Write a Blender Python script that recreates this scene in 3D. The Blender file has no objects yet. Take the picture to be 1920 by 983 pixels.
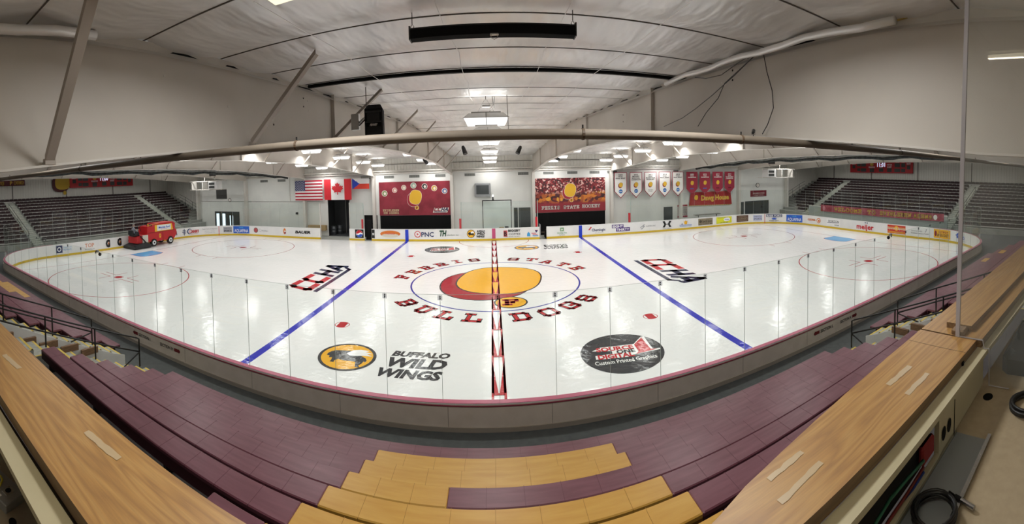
import bpy, math, random
from mathutils import Matrix, Vector
random.seed(7)
PI = math.pi
D = bpy.data
COL = bpy.context.scene.collection
sc = bpy.context.scene

# ------------------------------------------------------------------ camera, world, exposure
YAW, PITCH, ROLL = -3.7e-3, -3.26e-2, 2.35e-2
FPX, CX, CY, IW, IH = 728.7, 925.0, 348.75, 1920.0, 983.0
cam = D.cameras.new('camera')
cam.type = 'PANO'
cam.panorama_type = 'CENTRAL_CYLINDRICAL'
cam.central_cylindrical_range_u_min = -CX / FPX
cam.central_cylindrical_range_u_max = (IW - CX) / FPX
cam.central_cylindrical_range_v_min = -(IH - CY) / FPX
cam.central_cylindrical_range_v_max = CY / FPX
cam.central_cylindrical_radius = 1.0
cam.clip_start = 0.02
cam.clip_end = 300
cam_ob = D.objects.new('camera', cam)
COL.objects.link(cam_ob)
cam_ob.matrix_world = (Matrix.Translation((-0.065, -21.0955, 5.9463)) @ Matrix.Rotation(YAW, 4, 'Z') @ Matrix.Rotation(PITCH, 4, 'X')
                       @ Matrix.Rotation(ROLL, 4, 'Y') @ Matrix.Rotation(PI / 2, 4, 'X'))
sc.camera = cam_ob
sc.view_settings.view_transform = 'Standard'
sc.view_settings.look = 'None'
sc.view_settings.gamma = 1.0
sc.view_settings.use_curve_mapping = False
sc.view_settings.exposure = 0.0
w = D.worlds.new('world'); sc.world = w; w.use_nodes = True
w.node_tree.nodes['Background'].inputs[0].default_value = (1, .97, .93, 1)
w.node_tree.nodes['Background'].inputs[1].default_value = 0.05
sc.cycles.max_bounces = 10
sc.cycles.diffuse_bounces = 5
sc.cycles.glossy_bounces = 4
sc.cycles.transparent_max_bounces = 40
sc.cycles.use_denoising = True
sc.cycles.sample_clamp_indirect = 6
LAMP_W = 67.0       # watts of each high bay fixture over the ice
END_FILL_W = 100.0         # watts of each fixture added to brighten the end stands and walls
BOOTH_W = 30.0       # press row fixtures, and the ones added over the near stand

# ------------------------------------------------------------------ materials
def lin(c):
    if isinstance(c, str):
        c = c.lstrip('#'); c = [int(c[i:i + 2], 16) / 255 for i in (0, 2, 4)]
    return [x / 12.92 if x <= .04045 else ((x + .055) / 1.055) ** 2.4 for x in c]
_m = {}
def mat(name, color='#cccccc', rough=.6, metal=0., emit=0., spec=.5, coat=0.):
    k = (name, str(color), rough, metal, emit)
    if k in _m: return _m[k]
    m = D.materials.new(name); m.use_nodes = True
    b = m.node_tree.nodes['Principled BSDF']
    c = lin(color) + [1]
    b.inputs['Base Color'].default_value = c
    b.inputs['Roughness'].default_value = rough
    b.inputs['Metallic'].default_value = metal
    b.inputs['Specular IOR Level'].default_value = spec
    if coat: b.inputs['Coat Weight'].default_value = coat
    if emit:
        b.inputs['Emission Color'].default_value = c
        b.inputs['Emission Strength'].default_value = emit
    _m[k] = m
    return m
def nodes(m): return m.node_tree.nodes, m.node_tree.links, m.node_tree.nodes['Principled BSDF']
def noisy(name, c1, c2, scale=3., rough=.6, metal=0., detail=4., stretch=(1, 1, 1), bump=0., r2=None, lo=.35, hi=.65, spec=.5, coords='Position', bscale=None):
    """two colour noise material laid out in world space"""
    m = mat(name, c1, rough, metal, spec=spec); n, l, b = nodes(m)
    g = n.new('ShaderNodeNewGeometry'); mp = n.new('ShaderNodeMapping'); mp.inputs['Scale'].default_value = stretch
    l.new(g.outputs['Position'], mp.inputs[0])
    t = n.new('ShaderNodeTexNoise'); t.inputs['Scale'].default_value = scale; t.inputs['Detail'].default_value = detail
    l.new(mp.outputs[0], t.inputs['Vector'])
    r = n.new('ShaderNodeValToRGB'); r.color_ramp.elements[0].position = lo; r.color_ramp.elements[1].position = hi
    r.color_ramp.elements[0].color = lin(c1) + [1]; r.color_ramp.elements[1].color = lin(c2) + [1]
    l.new(t.outputs[0], r.inputs[0]); l.new(r.outputs[0], b.inputs['Base Color'])
    if bump:
        t2 = t
        if bscale:
            t2 = n.new('ShaderNodeTexNoise'); t2.inputs['Scale'].default_value = bscale; t2.inputs['Detail'].default_value = 3
            l.new(mp.outputs[0], t2.inputs['Vector'])
        bp = n.new('ShaderNodeBump'); bp.inputs['Strength'].default_value = 1; bp.inputs['Distance'].default_value = bump
        l.new(t2.outputs[0], bp.inputs['Height']); l.new(bp.outputs[0], b.inputs['Normal'])
    if r2 is not None:
        mr = n.new('ShaderNodeMapRange'); mr.inputs[3].default_value = rough; mr.inputs[4].default_value = r2
        l.new(t.outputs[0], mr.inputs[0]); l.new(mr.outputs[0], b.inputs['Roughness'])
    return m
def ice_mat(name, color, c2=None):
    """painted ice: every ice mark shares the gloss and the faint ripples of the sheet"""
    key = ('ice', str(color))
    if key in _m: return _m[key]
    m = noisy(name, color, c2 or color, scale=.35, rough=.12, detail=6, bump=.012, bscale=3.4, spec=.25)
    _m[key] = m
    return m
def wood_mat(name, c1, c2, c3, axis_scale=(.35, 5.5, 5.5), rough=.45):
    m = mat(name, c1, rough); n, l, b = nodes(m)
    g = n.new('ShaderNodeNewGeometry'); mp = n.new('ShaderNodeMapping'); mp.inputs['Scale'].default_value = axis_scale
    l.new(g.outputs['Position'], mp.inputs[0])
    t = n.new('ShaderNodeTexNoise'); t.inputs['Scale'].default_value = 1.3; t.inputs['Detail'].default_value = 2; t.inputs['Distortion'].default_value = .6
    l.new(mp.outputs[0], t.inputs['Vector'])
    mu = n.new('ShaderNodeMath'); mu.operation = 'MULTIPLY'; mu.inputs[1].default_value = 22
    fr = n.new('ShaderNodeMath'); fr.operation = 'PINGPONG'; fr.inputs[1].default_value = 1
    l.new(t.outputs[0], mu.inputs[0]); l.new(mu.outputs[0], fr.inputs[0])
    r = n.new('ShaderNodeValToRGB'); e = r.color_ramp.elements
    e[0].position = 0.0; e[0].color = lin(c2) + [1]; e[1].position = .45; e[1].color = lin(c1) + [1]
    x = r.color_ramp.elements.new(.85); x.color = lin(c3) + [1]
    l.new(fr.outputs[0], r.inputs[0])
    f = n.new('ShaderNodeTexNoise'); f.inputs['Scale'].default_value = 14; f.inputs['Detail'].default_value = 4
    mp2 = n.new('ShaderNodeMapping'); mp2.inputs['Scale'].default_value = (.6, 12, 12)
    l.new(g.outputs['Position'], mp2.inputs[0]); l.new(mp2.outputs[0], f.inputs['Vector'])
    mx = n.new('ShaderNodeMix'); mx.data_type = 'RGBA'; mx.blend_type = 'MULTIPLY'; mx.inputs[0].default_value = .45
    l.new(r.outputs[0], mx.inputs[6]); l.new(f.outputs[0], mx.inputs[7])
    br = n.new('ShaderNodeBrightContrast'); br.inputs[1].default_value = .04
    l.new(mx.outputs[2], br.inputs[0]); l.new(br.outputs[0], b.inputs['Base Color'])
    return m
def glass_mat(name, tint=(.965, .985, .975), refl=1.45, haze=0.):
    m = D.materials.new(name); m.use_nodes = True
    n, l = m.node_tree.nodes, m.node_tree.links
    n.clear()
    o = n.new('ShaderNodeOutputMaterial'); t = n.new('ShaderNodeBsdfTransparent'); t.inputs[0].default_value = (*tint, 1)
    g = n.new('ShaderNodeBsdfGlossy'); g.inputs['Roughness'].default_value = .02
    f = n.new('ShaderNodeFresnel'); f.inputs[0].default_value = refl
    mx = n.new('ShaderNodeMixShader'); gg = n.new('ShaderNodeNewGeometry'); iv = n.new('ShaderNodeMath'); iv.operation = 'SUBTRACT'; iv.inputs[0].default_value = 1; l.new(gg.outputs['Backfacing'], iv.inputs[1])
    ml = n.new('ShaderNodeMath'); ml.operation = 'MULTIPLY'; l.new(f.outputs[0], ml.inputs[0]); l.new(iv.outputs[0], ml.inputs[1])   # reflect on the outer faces only
    l.new(ml.outputs[0], mx.inputs[0]); l.new(t.outputs[0], mx.inputs[1]); l.new(g.outputs[0], mx.inputs[2])
    out = mx
    if haze:
        d = n.new('ShaderNodeBsdfDiffuse'); d.inputs[0].default_value = (.8, .85, .83, 1)
        m2 = n.new('ShaderNodeMixShader'); m2.inputs[0].default_value = haze
        l.new(mx.outputs[0], m2.inputs[1]); l.new(d.outputs[0], m2.inputs[2]); out = m2
    l.new(out.outputs[0], o.inputs[0])
    return m

ICE = ice_mat('painted_ice', '#eef0ef', '#f4f4f3')
I_RED = ice_mat('ice_red', '#b8202a'); I_BLUE = ice_mat('ice_blue', '#2a30b8'); I_NAVY = ice_mat('ice_navy', '#232c4c')
I_BLACK = ice_mat('ice_black', '#37383b'); I_WHITE = ice_mat('ice_white', '#f4f4f2'); I_GOLD = ice_mat('ice_gold', '#f0b32c')
I_MAROON = ice_mat('ice_maroon', '#a82531'); I_LRED = ice_mat('ice_letter_red', '#c22c34'); I_CREASE = ice_mat('ice_crease_blue', '#69b1e6')
I_PURPLE = ice_mat('ice_circle_blue', '#343b9c'); I_GREY = ice_mat('ice_grey', '#8f8f8f')
WHITEP = noisy('board_white', '#e6e6e6', '#ededeb', scale=1.5, rough=.3)
WALLP = noisy('wall_paint', '#d8d9d6', '#dfe0dc', scale=.8, rough=.6)
STEELW = noisy('white_painted_steel', '#cbc7c0', '#d6d2cb', scale=.6, rough=.5)
WEBM = noisy('web_paint', '#bfb9b0', '#cbc5bc', scale=.5, rough=.55)
TAN = noisy('board_back_tan', '#d0c6b8', '#d8cec1', scale=3, rough=.5)
TAND = mat('board_kick_dark', '#a0978a', .5)
PINK = mat('cap_rail_red', '#c0607a', .35)
YEL = mat('kick_yellow', '#d6b52c', .35)
RUBBER = noisy('rubber_floor', '#4a4d4d', '#525655', scale=6, rough=.7)
CONC = noisy('concrete', '#8f918b', '#9b9d97', scale=1.2, rough=.8)
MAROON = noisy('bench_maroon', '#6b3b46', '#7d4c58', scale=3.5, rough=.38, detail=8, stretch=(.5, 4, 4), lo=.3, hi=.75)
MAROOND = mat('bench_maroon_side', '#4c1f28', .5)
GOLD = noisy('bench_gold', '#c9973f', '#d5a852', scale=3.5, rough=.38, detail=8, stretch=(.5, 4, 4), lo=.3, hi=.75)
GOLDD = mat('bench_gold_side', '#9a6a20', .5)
SEAM = mat('bench_seam', '#5a2c36', .6); SEAMG = mat('bench_seam_gold', '#9c732c', .6)
ENDSEAT = mat('end_seat_maroon', '#22090d', .5); ENDSEAT2 = mat('end_seat_gold', '#7a6220', .5)
TREAD = noisy('stair_tread', '#a3a59c', '#b6b8ae', scale=8, rough=.75)
NOSE = mat('nosing_yellow', '#e0c65a', .6)
PANEL = noisy('riser_panel_white', '#d9dad6', '#e2e2de', scale=2, rough=.5)
PLANKW = wood_mat('dark_plank', '#8a6238', '#7a5630', '#936c42', (3, .6, 6))
BLACKP = mat('black_paint', '#141414', .4)
BLACK = mat('black_matte', '#0b0b0c', .7, spec=.2)
OAK = wood_mat('oak_counter', '#ba8739', '#aa782f', '#c39347')
OAKD = wood_mat('oak_edge', '#7d5a2c', '#6f4d24', '#866333')
CREAM = noisy('cream_laminate', '#bdb494', '#c3ba9b', scale=5, rough=.4)
DESK = noisy('desk_laminate', '#a4947a', '#ab9b80', scale=30, rough=.45)
CHROME = mat('chrome', '#b8b8b8', .2, 1.)
ALU = mat('aluminium', '#9c9fa3', .35, .8)
GREYP = mat('grey_plate', '#8c8a86', .4, .3)
FOIL = noisy('roof_foil', '#dddcda', '#f0efed', scale=1.1, rough=.36, metal=.35, detail=5, stretch=(1.5, .45, 1), bump=.09, bscale=1.3)
STRAP = mat('ceiling_strap', '#5b5651', .5)
PIPEM = noisy('duct_pipe', '#776d60', '#84796b', scale=2, rough=.65)
GLASS = glass_mat('clear_glass'); GLASSG = glass_mat('green_tinted_glass', (.965, .99, .985)); GLASSP = glass_mat('booth_glass', (.96, .96, .95), 1.5, .06)
GEDGE = mat('glass_edge', '#b4bdb9', .3); BEDGE = mat('booth_glass_edge', '#b0adb4', .3)
LAMPM = mat('lamp_diffuser', '#ffffff', .5, 0, 1.25)
LAMPD = mat('lamp_diffuser_fill', '#fff2d8', .5, 0, 1.1)
HOUSING = mat('lamp_housing', '#d5d3cf', .4)
RIBW = mat('ribbed_metal_wall', '#d2d0c9', .5)
BRACEM = noisy('brace_paint', '#9d948a', '#a79e94', scale=1, rough=.5)

# ------------------------------------------------------------------ mesh builder
_font = {}
def text_geo(s, bold=0.0):
    k = (s, bold)
    if k in _font: return _font[k]
    c = D.curves.new('t', 'FONT'); c.body = s; c.size = 1; c.align_x = 'LEFT'; c.resolution_u = 2; c.offset = bold
    o = D.objects.new('t', c); me = o.to_mesh()
    vs = [(v.co.x, v.co.y) for v in me.vertices]; fs = [tuple(f.vertices) for f in me.polygons]
    o.to_mesh_clear(); D.objects.remove(o); D.curves.remove(c)
    if vs:
        x0 = min(v[0] for v in vs); x1 = max(v[0] for v in vs); y0 = min(v[1] for v in vs); y1 = max(v[1] for v in vs)
        vs = [(v[0] - x0, v[1]) for v in vs]
    else: x0 = x1 = 0; y0 = 0; y1 = 1
    _font[k] = (vs, fs, x1 - x0, max(y1, .5)); return _font[k]
BLK = {  # slab block letters as centre lines, 0..1 wide and 0..1 high
 'A': [[(.1, 0), (.36, 1), (.64, 1), (.9, 0)], [(.2, .33), (.8, .33)], [(0, 0), (.24, 0)], [(.76, 0), (1, 0)]],
 'B': [[(0, 0), (.8, 0), (.95, .14), (.95, .38), (.8, .5), (.2, .5)], [(.8, .5), (.95, .62), (.95, .86), (.8, 1), (0, 1)], [(.18, 0), (.18, 1)]],
 'C': [[(.95, .68), (.95, .86), (.8, 1), (.2, 1), (.05, .86), (.05, .14), (.2, 0), (.8, 0), (.95, .14), (.95, .32)]],
 'D': [[(0, 0), (.78, 0), (.95, .16), (.95, .84), (.78, 1), (0, 1)], [(.18, 0), (.18, 1)]],
 'E': [[(.95, .74), (.95, 1), (0, 1)], [(.2, 0), (.2, 1)], [(0, 0), (.95, 0), (.95, .26)], [(.2, .5), (.66, .5)], [(.66, .38), (.66, .62)]],
 'F': [[(.95, .72), (.95, 1), (0, 1)], [(.2, 0), (.2, 1)], [(0, 0), (.45, 0)], [(.2, .5), (.66, .5)], [(.66, .38), (.66, .62)]],
 'G': [[(.95, .72), (.95, .86), (.8, 1), (.2, 1), (.05, .86), (.05, .14), (.2, 0), (.8, 0), (.95, .14), (.95, .45), (.55, .45)]],
 'H': [[(.17, 0), (.17, 1)], [(.83, 0), (.83, 1)], [(.17, .5), (.83, .5)], [(0, 0), (.34, 0)], [(.66, 0), (1, 0)], [(0, 1), (.34, 1)], [(.66, 1), (1, 1)]],
 'I': [[(.5, 0), (.5, 1)], [(.2, 0), (.8, 0)], [(.2, 1), (.8, 1)]],
 'K': [[(.18, 0), (.18, 1)], [(.2, .45), (.8, 1)], [(.35, .58), (.85, 0)], [(0, 0), (.36, 0)], [(0, 1), (.36, 1)], [(.66, 1), (1, 1)], [(.7, 0), (1, 0)]],
 'L': [[(.2, 0), (.2, 1)], [(0, 1), (.45, 1)], [(0, 0), (.95, 0), (.95, .3)]],
 'M': [[(.15, 0), (.15, 1), (.5, .35), (.85, 1), (.85, 0)], [(0, 0), (.3, 0)], [(.7, 0), (1, 0)]],
 'N': [[(.15, 0), (.15, 1), (.85, 0), (.85, 1)], [(0, 0), (.3, 0)], [(.7, 1), (1, 1)], [(0, 1), (.15, 1)]],
 'O': [[(.2, 0), (.05, .16), (.05, .84), (.2, 1), (.8, 1), (.95, .84), (.95, .16), (.8, 0), (.2, 0)]],
 'R': [[(.2, .48), (.8, .48), (.95, .6), (.95, .86), (.8, 1), (0, 1)], [(.18, 0), (.18, 1)], [(.6, .46), (.85, 0)], [(0, 0), (.38, 0)], [(.68, 0), (1, 0)]],
 'S': [[(.95, .74), (.95, .88), (.82, 1), (.18, 1), (.05, .88), (.05, .62), (.18, .5), (.82, .5), (.95, .38), (.95, .12), (.82, 0), (.18, 0), (.05, .12), (.05, .26)]],
 'T': [[(.5, 0), (.5, 1)], [(.28, 0), (.72, 0)], [(.03, .72), (.03, 1), (.97, 1), (.97, .72)]],
 'U': [[(.17, 1), (.17, .16), (.32, 0), (.68, 0), (.83, .16), (.83, 1)], [(0, 1), (.34, 1)], [(.66, 1), (1, 1)]],
 'W': [[(.1, 1), (.28, 0), (.5, .7), (.72, 0), (.9, 1)], [(0, 1), (.25, 1)], [(.75, 1), (1, 1)]],
 'Y': [[(.12, 1), (.5, .48), (.88, 1)], [(.5, .48), (.5, 0)], [(.3, 0), (.7, 0)], [(0, 1), (.28, 1)], [(.72, 1), (1, 1)]],
}
class MB:
    def __init__(s): s.v = []; s.f = []; s.mi = []; s.ms = []
    def idx(s, m):
        if m not in s.ms: s.ms.append(m)
        return s.ms.index(m)
    def add(s, vs, fs, m, M=None):
        k = len(s.v); i = s.idx(m)
        s.v += [tuple(M @ Vector(v)) if M is not None else tuple(v) for v in vs]
        s.f += [tuple(a + k for a in f) for f in fs]; s.mi += [i] * len(fs)
        return s
    def box(s, a, b, m, M=None, faces=None):
        (x0, y0, z0), (x1, y1, z1) = a, b
        if x0 > x1: x0, x1 = x1, x0
        if y0 > y1: y0, y1 = y1, y0
        if z0 > z1: z0, z1 = z1, z0
        v = [(x0, y0, z0), (x1, y0, z0), (x1, y1, z0), (x0, y1, z0), (x0, y0, z1), (x1, y0, z1), (x1, y1, z1), (x0, y1, z1)]
        f = [(0, 3, 2, 1), (4, 5, 6, 7), (0, 1, 5, 4), (1, 2, 6, 5), (2, 3, 7, 6), (3, 0, 4, 7)]
        return s.add(v, f, m, M)
    def bbox(s, a, b, m, r=.01, M=None):
        """box with chamfered vertical and top edges"""
        (x0, y0, z0), (x1, y1, z1) = a, b
        r = min(r, abs(x1 - x0) / 3, abs(y1 - y0) / 3, abs(z1 - z0) / 3)
        def ring(d, z): return [(x0 + d + r, y0 + d, z), (x1 - d - r, y0 + d, z), (x1 - d, y0 + d + r, z), (x1 - d, y1 - d - r, z), (x1 - d - r, y1 - d, z), (x0 + d + r, y1 - d, z), (x0 + d, y1 - d - r, z), (x0 + d, y0 + d + r, z)]
        v = ring(0, z0) + ring(0, z1 - r) + ring(r, z1)
        f = [tuple(range(7, -1, -1)), tuple(range(16, 24))]
        for k in (0, 8):
            for i in range(8): f.append((k + i, k + (i + 1) % 8, k + 8 + (i + 1) % 8, k + 8 + i))
        return s.add(v, f, m, M)
    def quad(s, p, m, M=None): return s.add(p, [tuple(range(len(p)))], m, M)
    def tube(s, a, b, r, m, n=8, r2=None, cap=True, M=None):
        a, b = Vector(a), Vector(b); d = (b - a)
        if d.length < 1e-6: return s
        d.normalize(); u = d.orthogonal().normalized(); w_ = d.cross(u); r2 = r if r2 is None else r2
        v = [a + (u * math.cos(2 * PI * i / n) + w_ * math.sin(2 * PI * i / n)) * r for i in range(n)]
        v += [b + (u * math.cos(2 * PI * i / n) + w_ * math.sin(2 * PI * i / n)) * r2 for i in range(n)]
        f = [(i, (i + 1) % n, n + (i + 1) % n, n + i) for i in range(n)]
        if cap: f += [tuple(range(n - 1, -1, -1)), tuple(range(n, 2 * n))]
        return s.add(v, f, m, M)
    def pipe(s, pts, r, m, n=8, M=None, closed=False):
        pts = [Vector(p) for p in pts]; N = len(pts); v = []; up = None
        for i, p in enumerate(pts):
            if closed: d = pts[(i + 1) % N] - pts[i - 1]
            else: d = pts[min(i + 1, N - 1)] - pts[max(i - 1, 0)]
            d.normalize()
            if up is None: up = d.orthogonal().normalized()
            u = (up - d * up.dot(d)).normalized(); up = u; w_ = d.cross(u)
            v += [p + (u * math.cos(2 * PI * j / n) + w_ * math.sin(2 * PI * j / n)) * r for j in range(n)]
        f = []
        for i in range(N if closed else N - 1):
            a, b = i * n, ((i + 1) % N) * n
            f += [(a + j, a + (j + 1) % n, b + (j + 1) % n, b + j) for j in range(n)]
        if not closed: f += [tuple(range(n - 1, -1, -1)), tuple(range((N - 1) * n, N * n))]
        return s.add(v, f, m, M)
    def prism(s, poly, h0, h1, m, M=None, m_side=None):
        """2D polygon in xy extruded from z=h0 to z=h1"""
        n = len(poly); v = [(x, y, h0) for x, y in poly] + [(x, y, h1) for x, y in poly]
        s.add(v, [tuple(range(n - 1, -1, -1)), tuple(range(n, 2 * n))], m, M)
        return s.add(v, [(i, (i + 1) % n, n + (i + 1) % n, n + i) for i in range(n)], m_side or m, M)
    def lathe(s, prof, c, m, n=20, M=None):
        v = []
        for r, z in prof: v += [(c[0] + r * math.cos(2 * PI * i / n), c[1] + r * math.sin(2 * PI * i / n), c[2] + z) for i in range(n)]
        f = []
        for k in range(len(prof) - 1): f += [(k * n + i, k * n + (i + 1) % n, (k + 1) * n + (i + 1) % n, (k + 1) * n + i) for i in range(n)]
        f += [tuple(range(n - 1, -1, -1)), tuple(range((len(prof) - 1) * n, len(prof) * n))]
        return s.add(v, f, m, M)
    def ring(s, c, r0, r1, z, m, n=48, a0=0, a1=2 * PI, M=None, sx=1):
        v = []
        for i in range(n + 1):
            a = a0 + (a1 - a0) * i / n
            v += [(c[0] + sx * r0 * math.cos(a), c[1] + r0 * math.sin(a), z), (c[0] + sx * r1 * math.cos(a), c[1] + r1 * math.sin(a), z)]
        return s.add(v, [(2 * i, 2 * i + 1, 2 * i + 3, 2 * i + 2) for i in range(n)], m, M)
    def disc(s, c, rx, ry, z, m, n=32, M=None, rot=0):
        v = []
        for i in range(n):
            a = 2 * PI * i / n; x, y = rx * math.cos(a), ry * math.sin(a)
            v.append((c[0] + x * math.cos(rot) - y * math.sin(rot), c[1] + x * math.sin(rot) + y * math.cos(rot), z))
        return s.add(v, [tuple(range(n))], m, M)
    def text(s, t, cx, cy, h, m, M=None, wd=None, z=0., bold=.0, align='c', shear=0., rot=0.):
        vs, fs, tw, th = text_geo(t, bold)
        sc_ = h / (.73 if th < .9 else th); sx = sc_ if wd is None else wd / max(tw, 1e-3)
        W = tw * sx; ox = {'c': -W / 2, 'l': 0, 'r': -W}[align]
        out = []
        for x, y in vs:
            X = ox + x * sx + shear * y * sc_; Y = y * sc_ - h / 2
            out.append((cx + X * math.cos(rot) - Y * math.sin(rot), cy + X * math.sin(rot) + Y * math.cos(rot), z))
        return s.add(out, fs, m, M)
    def block(s, t, cx, cy, h, m, M=None, wd=None, z=0., th=.16, rot=0, gap=.28, lw=.72, shear=0):
        """a word in slab block letters"""
        n = len(t); cw = h * lw; adv = cw + h * gap
        W = n * adv - h * gap; kx = 1. if wd is None else wd / W
        for i, ch in enumerate(t):
            if ch not in BLK: continue
            x0 = -W * kx / 2 + i * adv * kx; T = th * h / 2
            for pl in BLK[ch]:
                P = [(x0 + x * cw * kx, y * (h - 2 * T) + T - h / 2) for x, y in pl]
                for a, b in zip(P[:-1], P[1:]):
                    dx, dy = b[0] - a[0], b[1] - a[1]; L = math.hypot(dx, dy); dx /= L; dy /= L
                    A = (a[0] - dx * T * .9, a[1] - dy * T * .9); B = (b[0] + dx * T * .9, b[1] + dy * T * .9)
                    q = [(A[0] - dy * T, A[1] + dx * T), (A[0] + dy * T, A[1] - dx * T), (B[0] + dy * T, B[1] - dx * T), (B[0] - dy * T, B[1] + dx * T)]
                    q = [(x + shear * y, y) for x, y in q]
                    s.add([(cx + x * math.cos(rot) - y * math.sin(rot), cy + x * math.sin(rot) + y * math.cos(rot), z) for x, y in q], [(0, 1, 2, 3)], m, M)
        return s
    def build(s, name, parent=None, label=None, cat=None, group=None, kind=None, smooth=False, at=None):
        me = D.meshes.new(name)
        if at is not None: o = Vector(at)
        elif parent is not None: o = Vector(parent.get('org', (0, 0, 0)))
        elif s.v:
            xs, ys, zs = zip(*s.v); o = Vector(((min(xs) + max(xs)) / 2, (min(ys) + max(ys)) / 2, min(zs)))
        else: o = Vector((0, 0, 0))
        me.from_pydata([tuple(Vector(v) - o) for v in s.v], [], s.f)
        for m in s.ms: me.materials.append(m)
        me.polygons.foreach_set('material_index', s.mi)
        if smooth: me.polygons.foreach_set('use_smooth', [True] * len(me.polygons))
        me.update()
        ob = D.objects.new(name, me); COL.objects.link(ob)
        if parent is not None: ob.parent = parent; ob['org'] = tuple(o)
        else: ob.location = o; ob['org'] = tuple(o)
        tag(ob, label, cat, group, kind)
        return ob
def pieces(mb, name, parent=None, **kw):
    """build each separate island of the mesh as an object of its own"""
    par = list(range(len(mb.v)))
    def find(a):
        while par[a] != a: par[a] = par[par[a]]; a = par[a]
        return a
    for f in mb.f:
        for b in f[1:]: par[find(b)] = find(f[0])
    isl = {}
    for f, m in zip(mb.f, mb.mi): isl.setdefault(find(f[0]), []).append((f, m))
    for fs in isl.values():
        o = MB(); used = sorted({a for f, _ in fs for a in f}); mp = {a: i for i, a in enumerate(used)}
        o.v = [mb.v[a] for a in used]; o.f = [tuple(mp[a] for a in f) for f, _ in fs]; o.ms = list(mb.ms); o.mi = [m for _, m in fs]
        o.build(name, parent, **kw)
def tag(o, label=None, cat=None, group=None, kind=None):
    if label: o['label'] = label
    if cat: o['category'] = cat
    if group: o['group'] = group
    if kind: o['kind'] = kind
    return o
def thing(name, label, cat, loc, group=None, kind=None):
    o = D.objects.new(name, None); COL.objects.link(o); o.location = loc; o['org'] = tuple(loc); o.empty_display_size = .2
    return tag(o, label, cat, group, kind)
def kids(o): return [c for c in D.objects if c.parent == o]
def copy_tree(o, parent=None, cache={}):
    c = o.copy(); COL.objects.link(c); c.parent = parent
    for ch in list(o.children): copy_tree(ch, c)
    return c
def frame(o, r, u):
    """matrix taking local x,y to right,up with z out of the face"""
    r = Vector(r).normalized(); u = Vector(u).normalized(); n_ = r.cross(u)
    return Matrix(((r.x, u.x, n_.x, o[0]), (r.y, u.y, n_.y, o[1]), (r.z, u.z, n_.z, o[2]), (0, 0, 0, 1)))
def arc(c, r, a0, a1, n): return [(c[0] + r * math.cos(a0 + (a1 - a0) * i / n), c[1] + r * math.sin(a0 + (a1 - a0) * i / n)) for i in range(n + 1)]
ORD = ['first', 'second', 'third', 'fourth', 'fifth', 'sixth', 'seventh', 'eighth', 'ninth', 'tenth', 'eleventh', 'twelfth', 'thirteenth', 'fourteenth']

# ------------------------------------------------------------------ rink outline
RR, HX, HY = 6.1, 30.48, 12.95
def path(s, off=0.):
    sg = 1 if s >= 0 else -1; s = abs(s); a = HX - RR
    if s < a: return (sg * s, HY + off)
    s -= a; q = RR * PI / 2
    if s < q:
        t = s / RR; return (sg * (a + (RR + off) * math.sin(t)), HY - RR + (RR + off) * math.cos(t))
    s -= q; L = 2 * (HY - RR)
    if s < L: return (sg * (HX + off), HY - RR - s)
    s -= L
    if s < q:
        t = s / RR; return (sg * (a + (RR + off) * math.cos(t)), -(HY - RR) - (RR + off) * math.sin(t))
    s -= q
    return (sg * (a - s), -HY - off)
S1 = HX - RR; S2 = S1 + RR * PI / 2; S3 = S2 + 2 * (HY - RR); S4 = S3 + RR * PI / 2; S5 = S4 + S1
def samples(s0, s1):
    ks = [s0, s1] + [k for k in (-S5, -S4, -S3, -S2, -S1, S1, S2, S3, S4, S5) if s0 < k < s1]
    out = set(ks)
    for a, b in ((-S4, -S3), (-S2, -S1), (S1, S2), (S3, S4)):
        for i in range(15):
            t = a + (b - a) * i / 14
            if s0 < t < s1: out.add(t)
    return sorted(out)
def strip(mb, s0, s1, o0, o1, z0, z1, m):
    """solid band following the rink outline between two offsets and two heights"""
    S = samples(s0, s1); v = []
    for s in S:
        a, b = path(s, o0), path(s, o1)
        v += [(*a, z0), (*b, z0), (*b, z1), (*a, z1)]
    f = []
    for i in range(len(S) - 1):
        k = 4 * i
        for j in range(4): f.append((k + j, k + (j + 1) % 4, k + 4 + (j + 1) % 4, k + 4 + j))
    f += [(3, 2, 1, 0), tuple(4 * (len(S) - 1) + j for j in range(4))]
    mb.add(v, f, m)

# ================================================================== STRUCTURE
# ice sheet
mb = MB(); out = [path(s, .02) for s in samples(-S5, S5)]
mb.add([(x, y, 0) for x, y in out[:-1]], [tuple(range(len(out) - 1))][::1], ICE)
ice = mb.build('floor', kind='structure', at=(0, 0, 0)); ice['label'] = 'white painted ice sheet inside the dasher boards'
# floor around the rink, and the raised rubber walkway of the near stand
mb = MB(); mb.box((-43, -23, -.3), (43, 17.2, -.02), CONC); mb.build('floor', kind='structure')
mb = MB(); inner = [path(s, .14) for s in samples(S3, S4 + S1)] ; PZ = .5
pr = [path(s, .14) for s in samples(S2 + 9, S5)]; pl = [(-x, y) for x, y in pr]
poly = pr + list(reversed(pl))[1:] + [(-33.2, pl[0][1]), (-33.2, -20.6), (33.2, -20.6), (33.2, pr[0][1])]
mb.prism(poly, 0, PZ, RUBBER); mb.build('floor', kind='structure')
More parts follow.
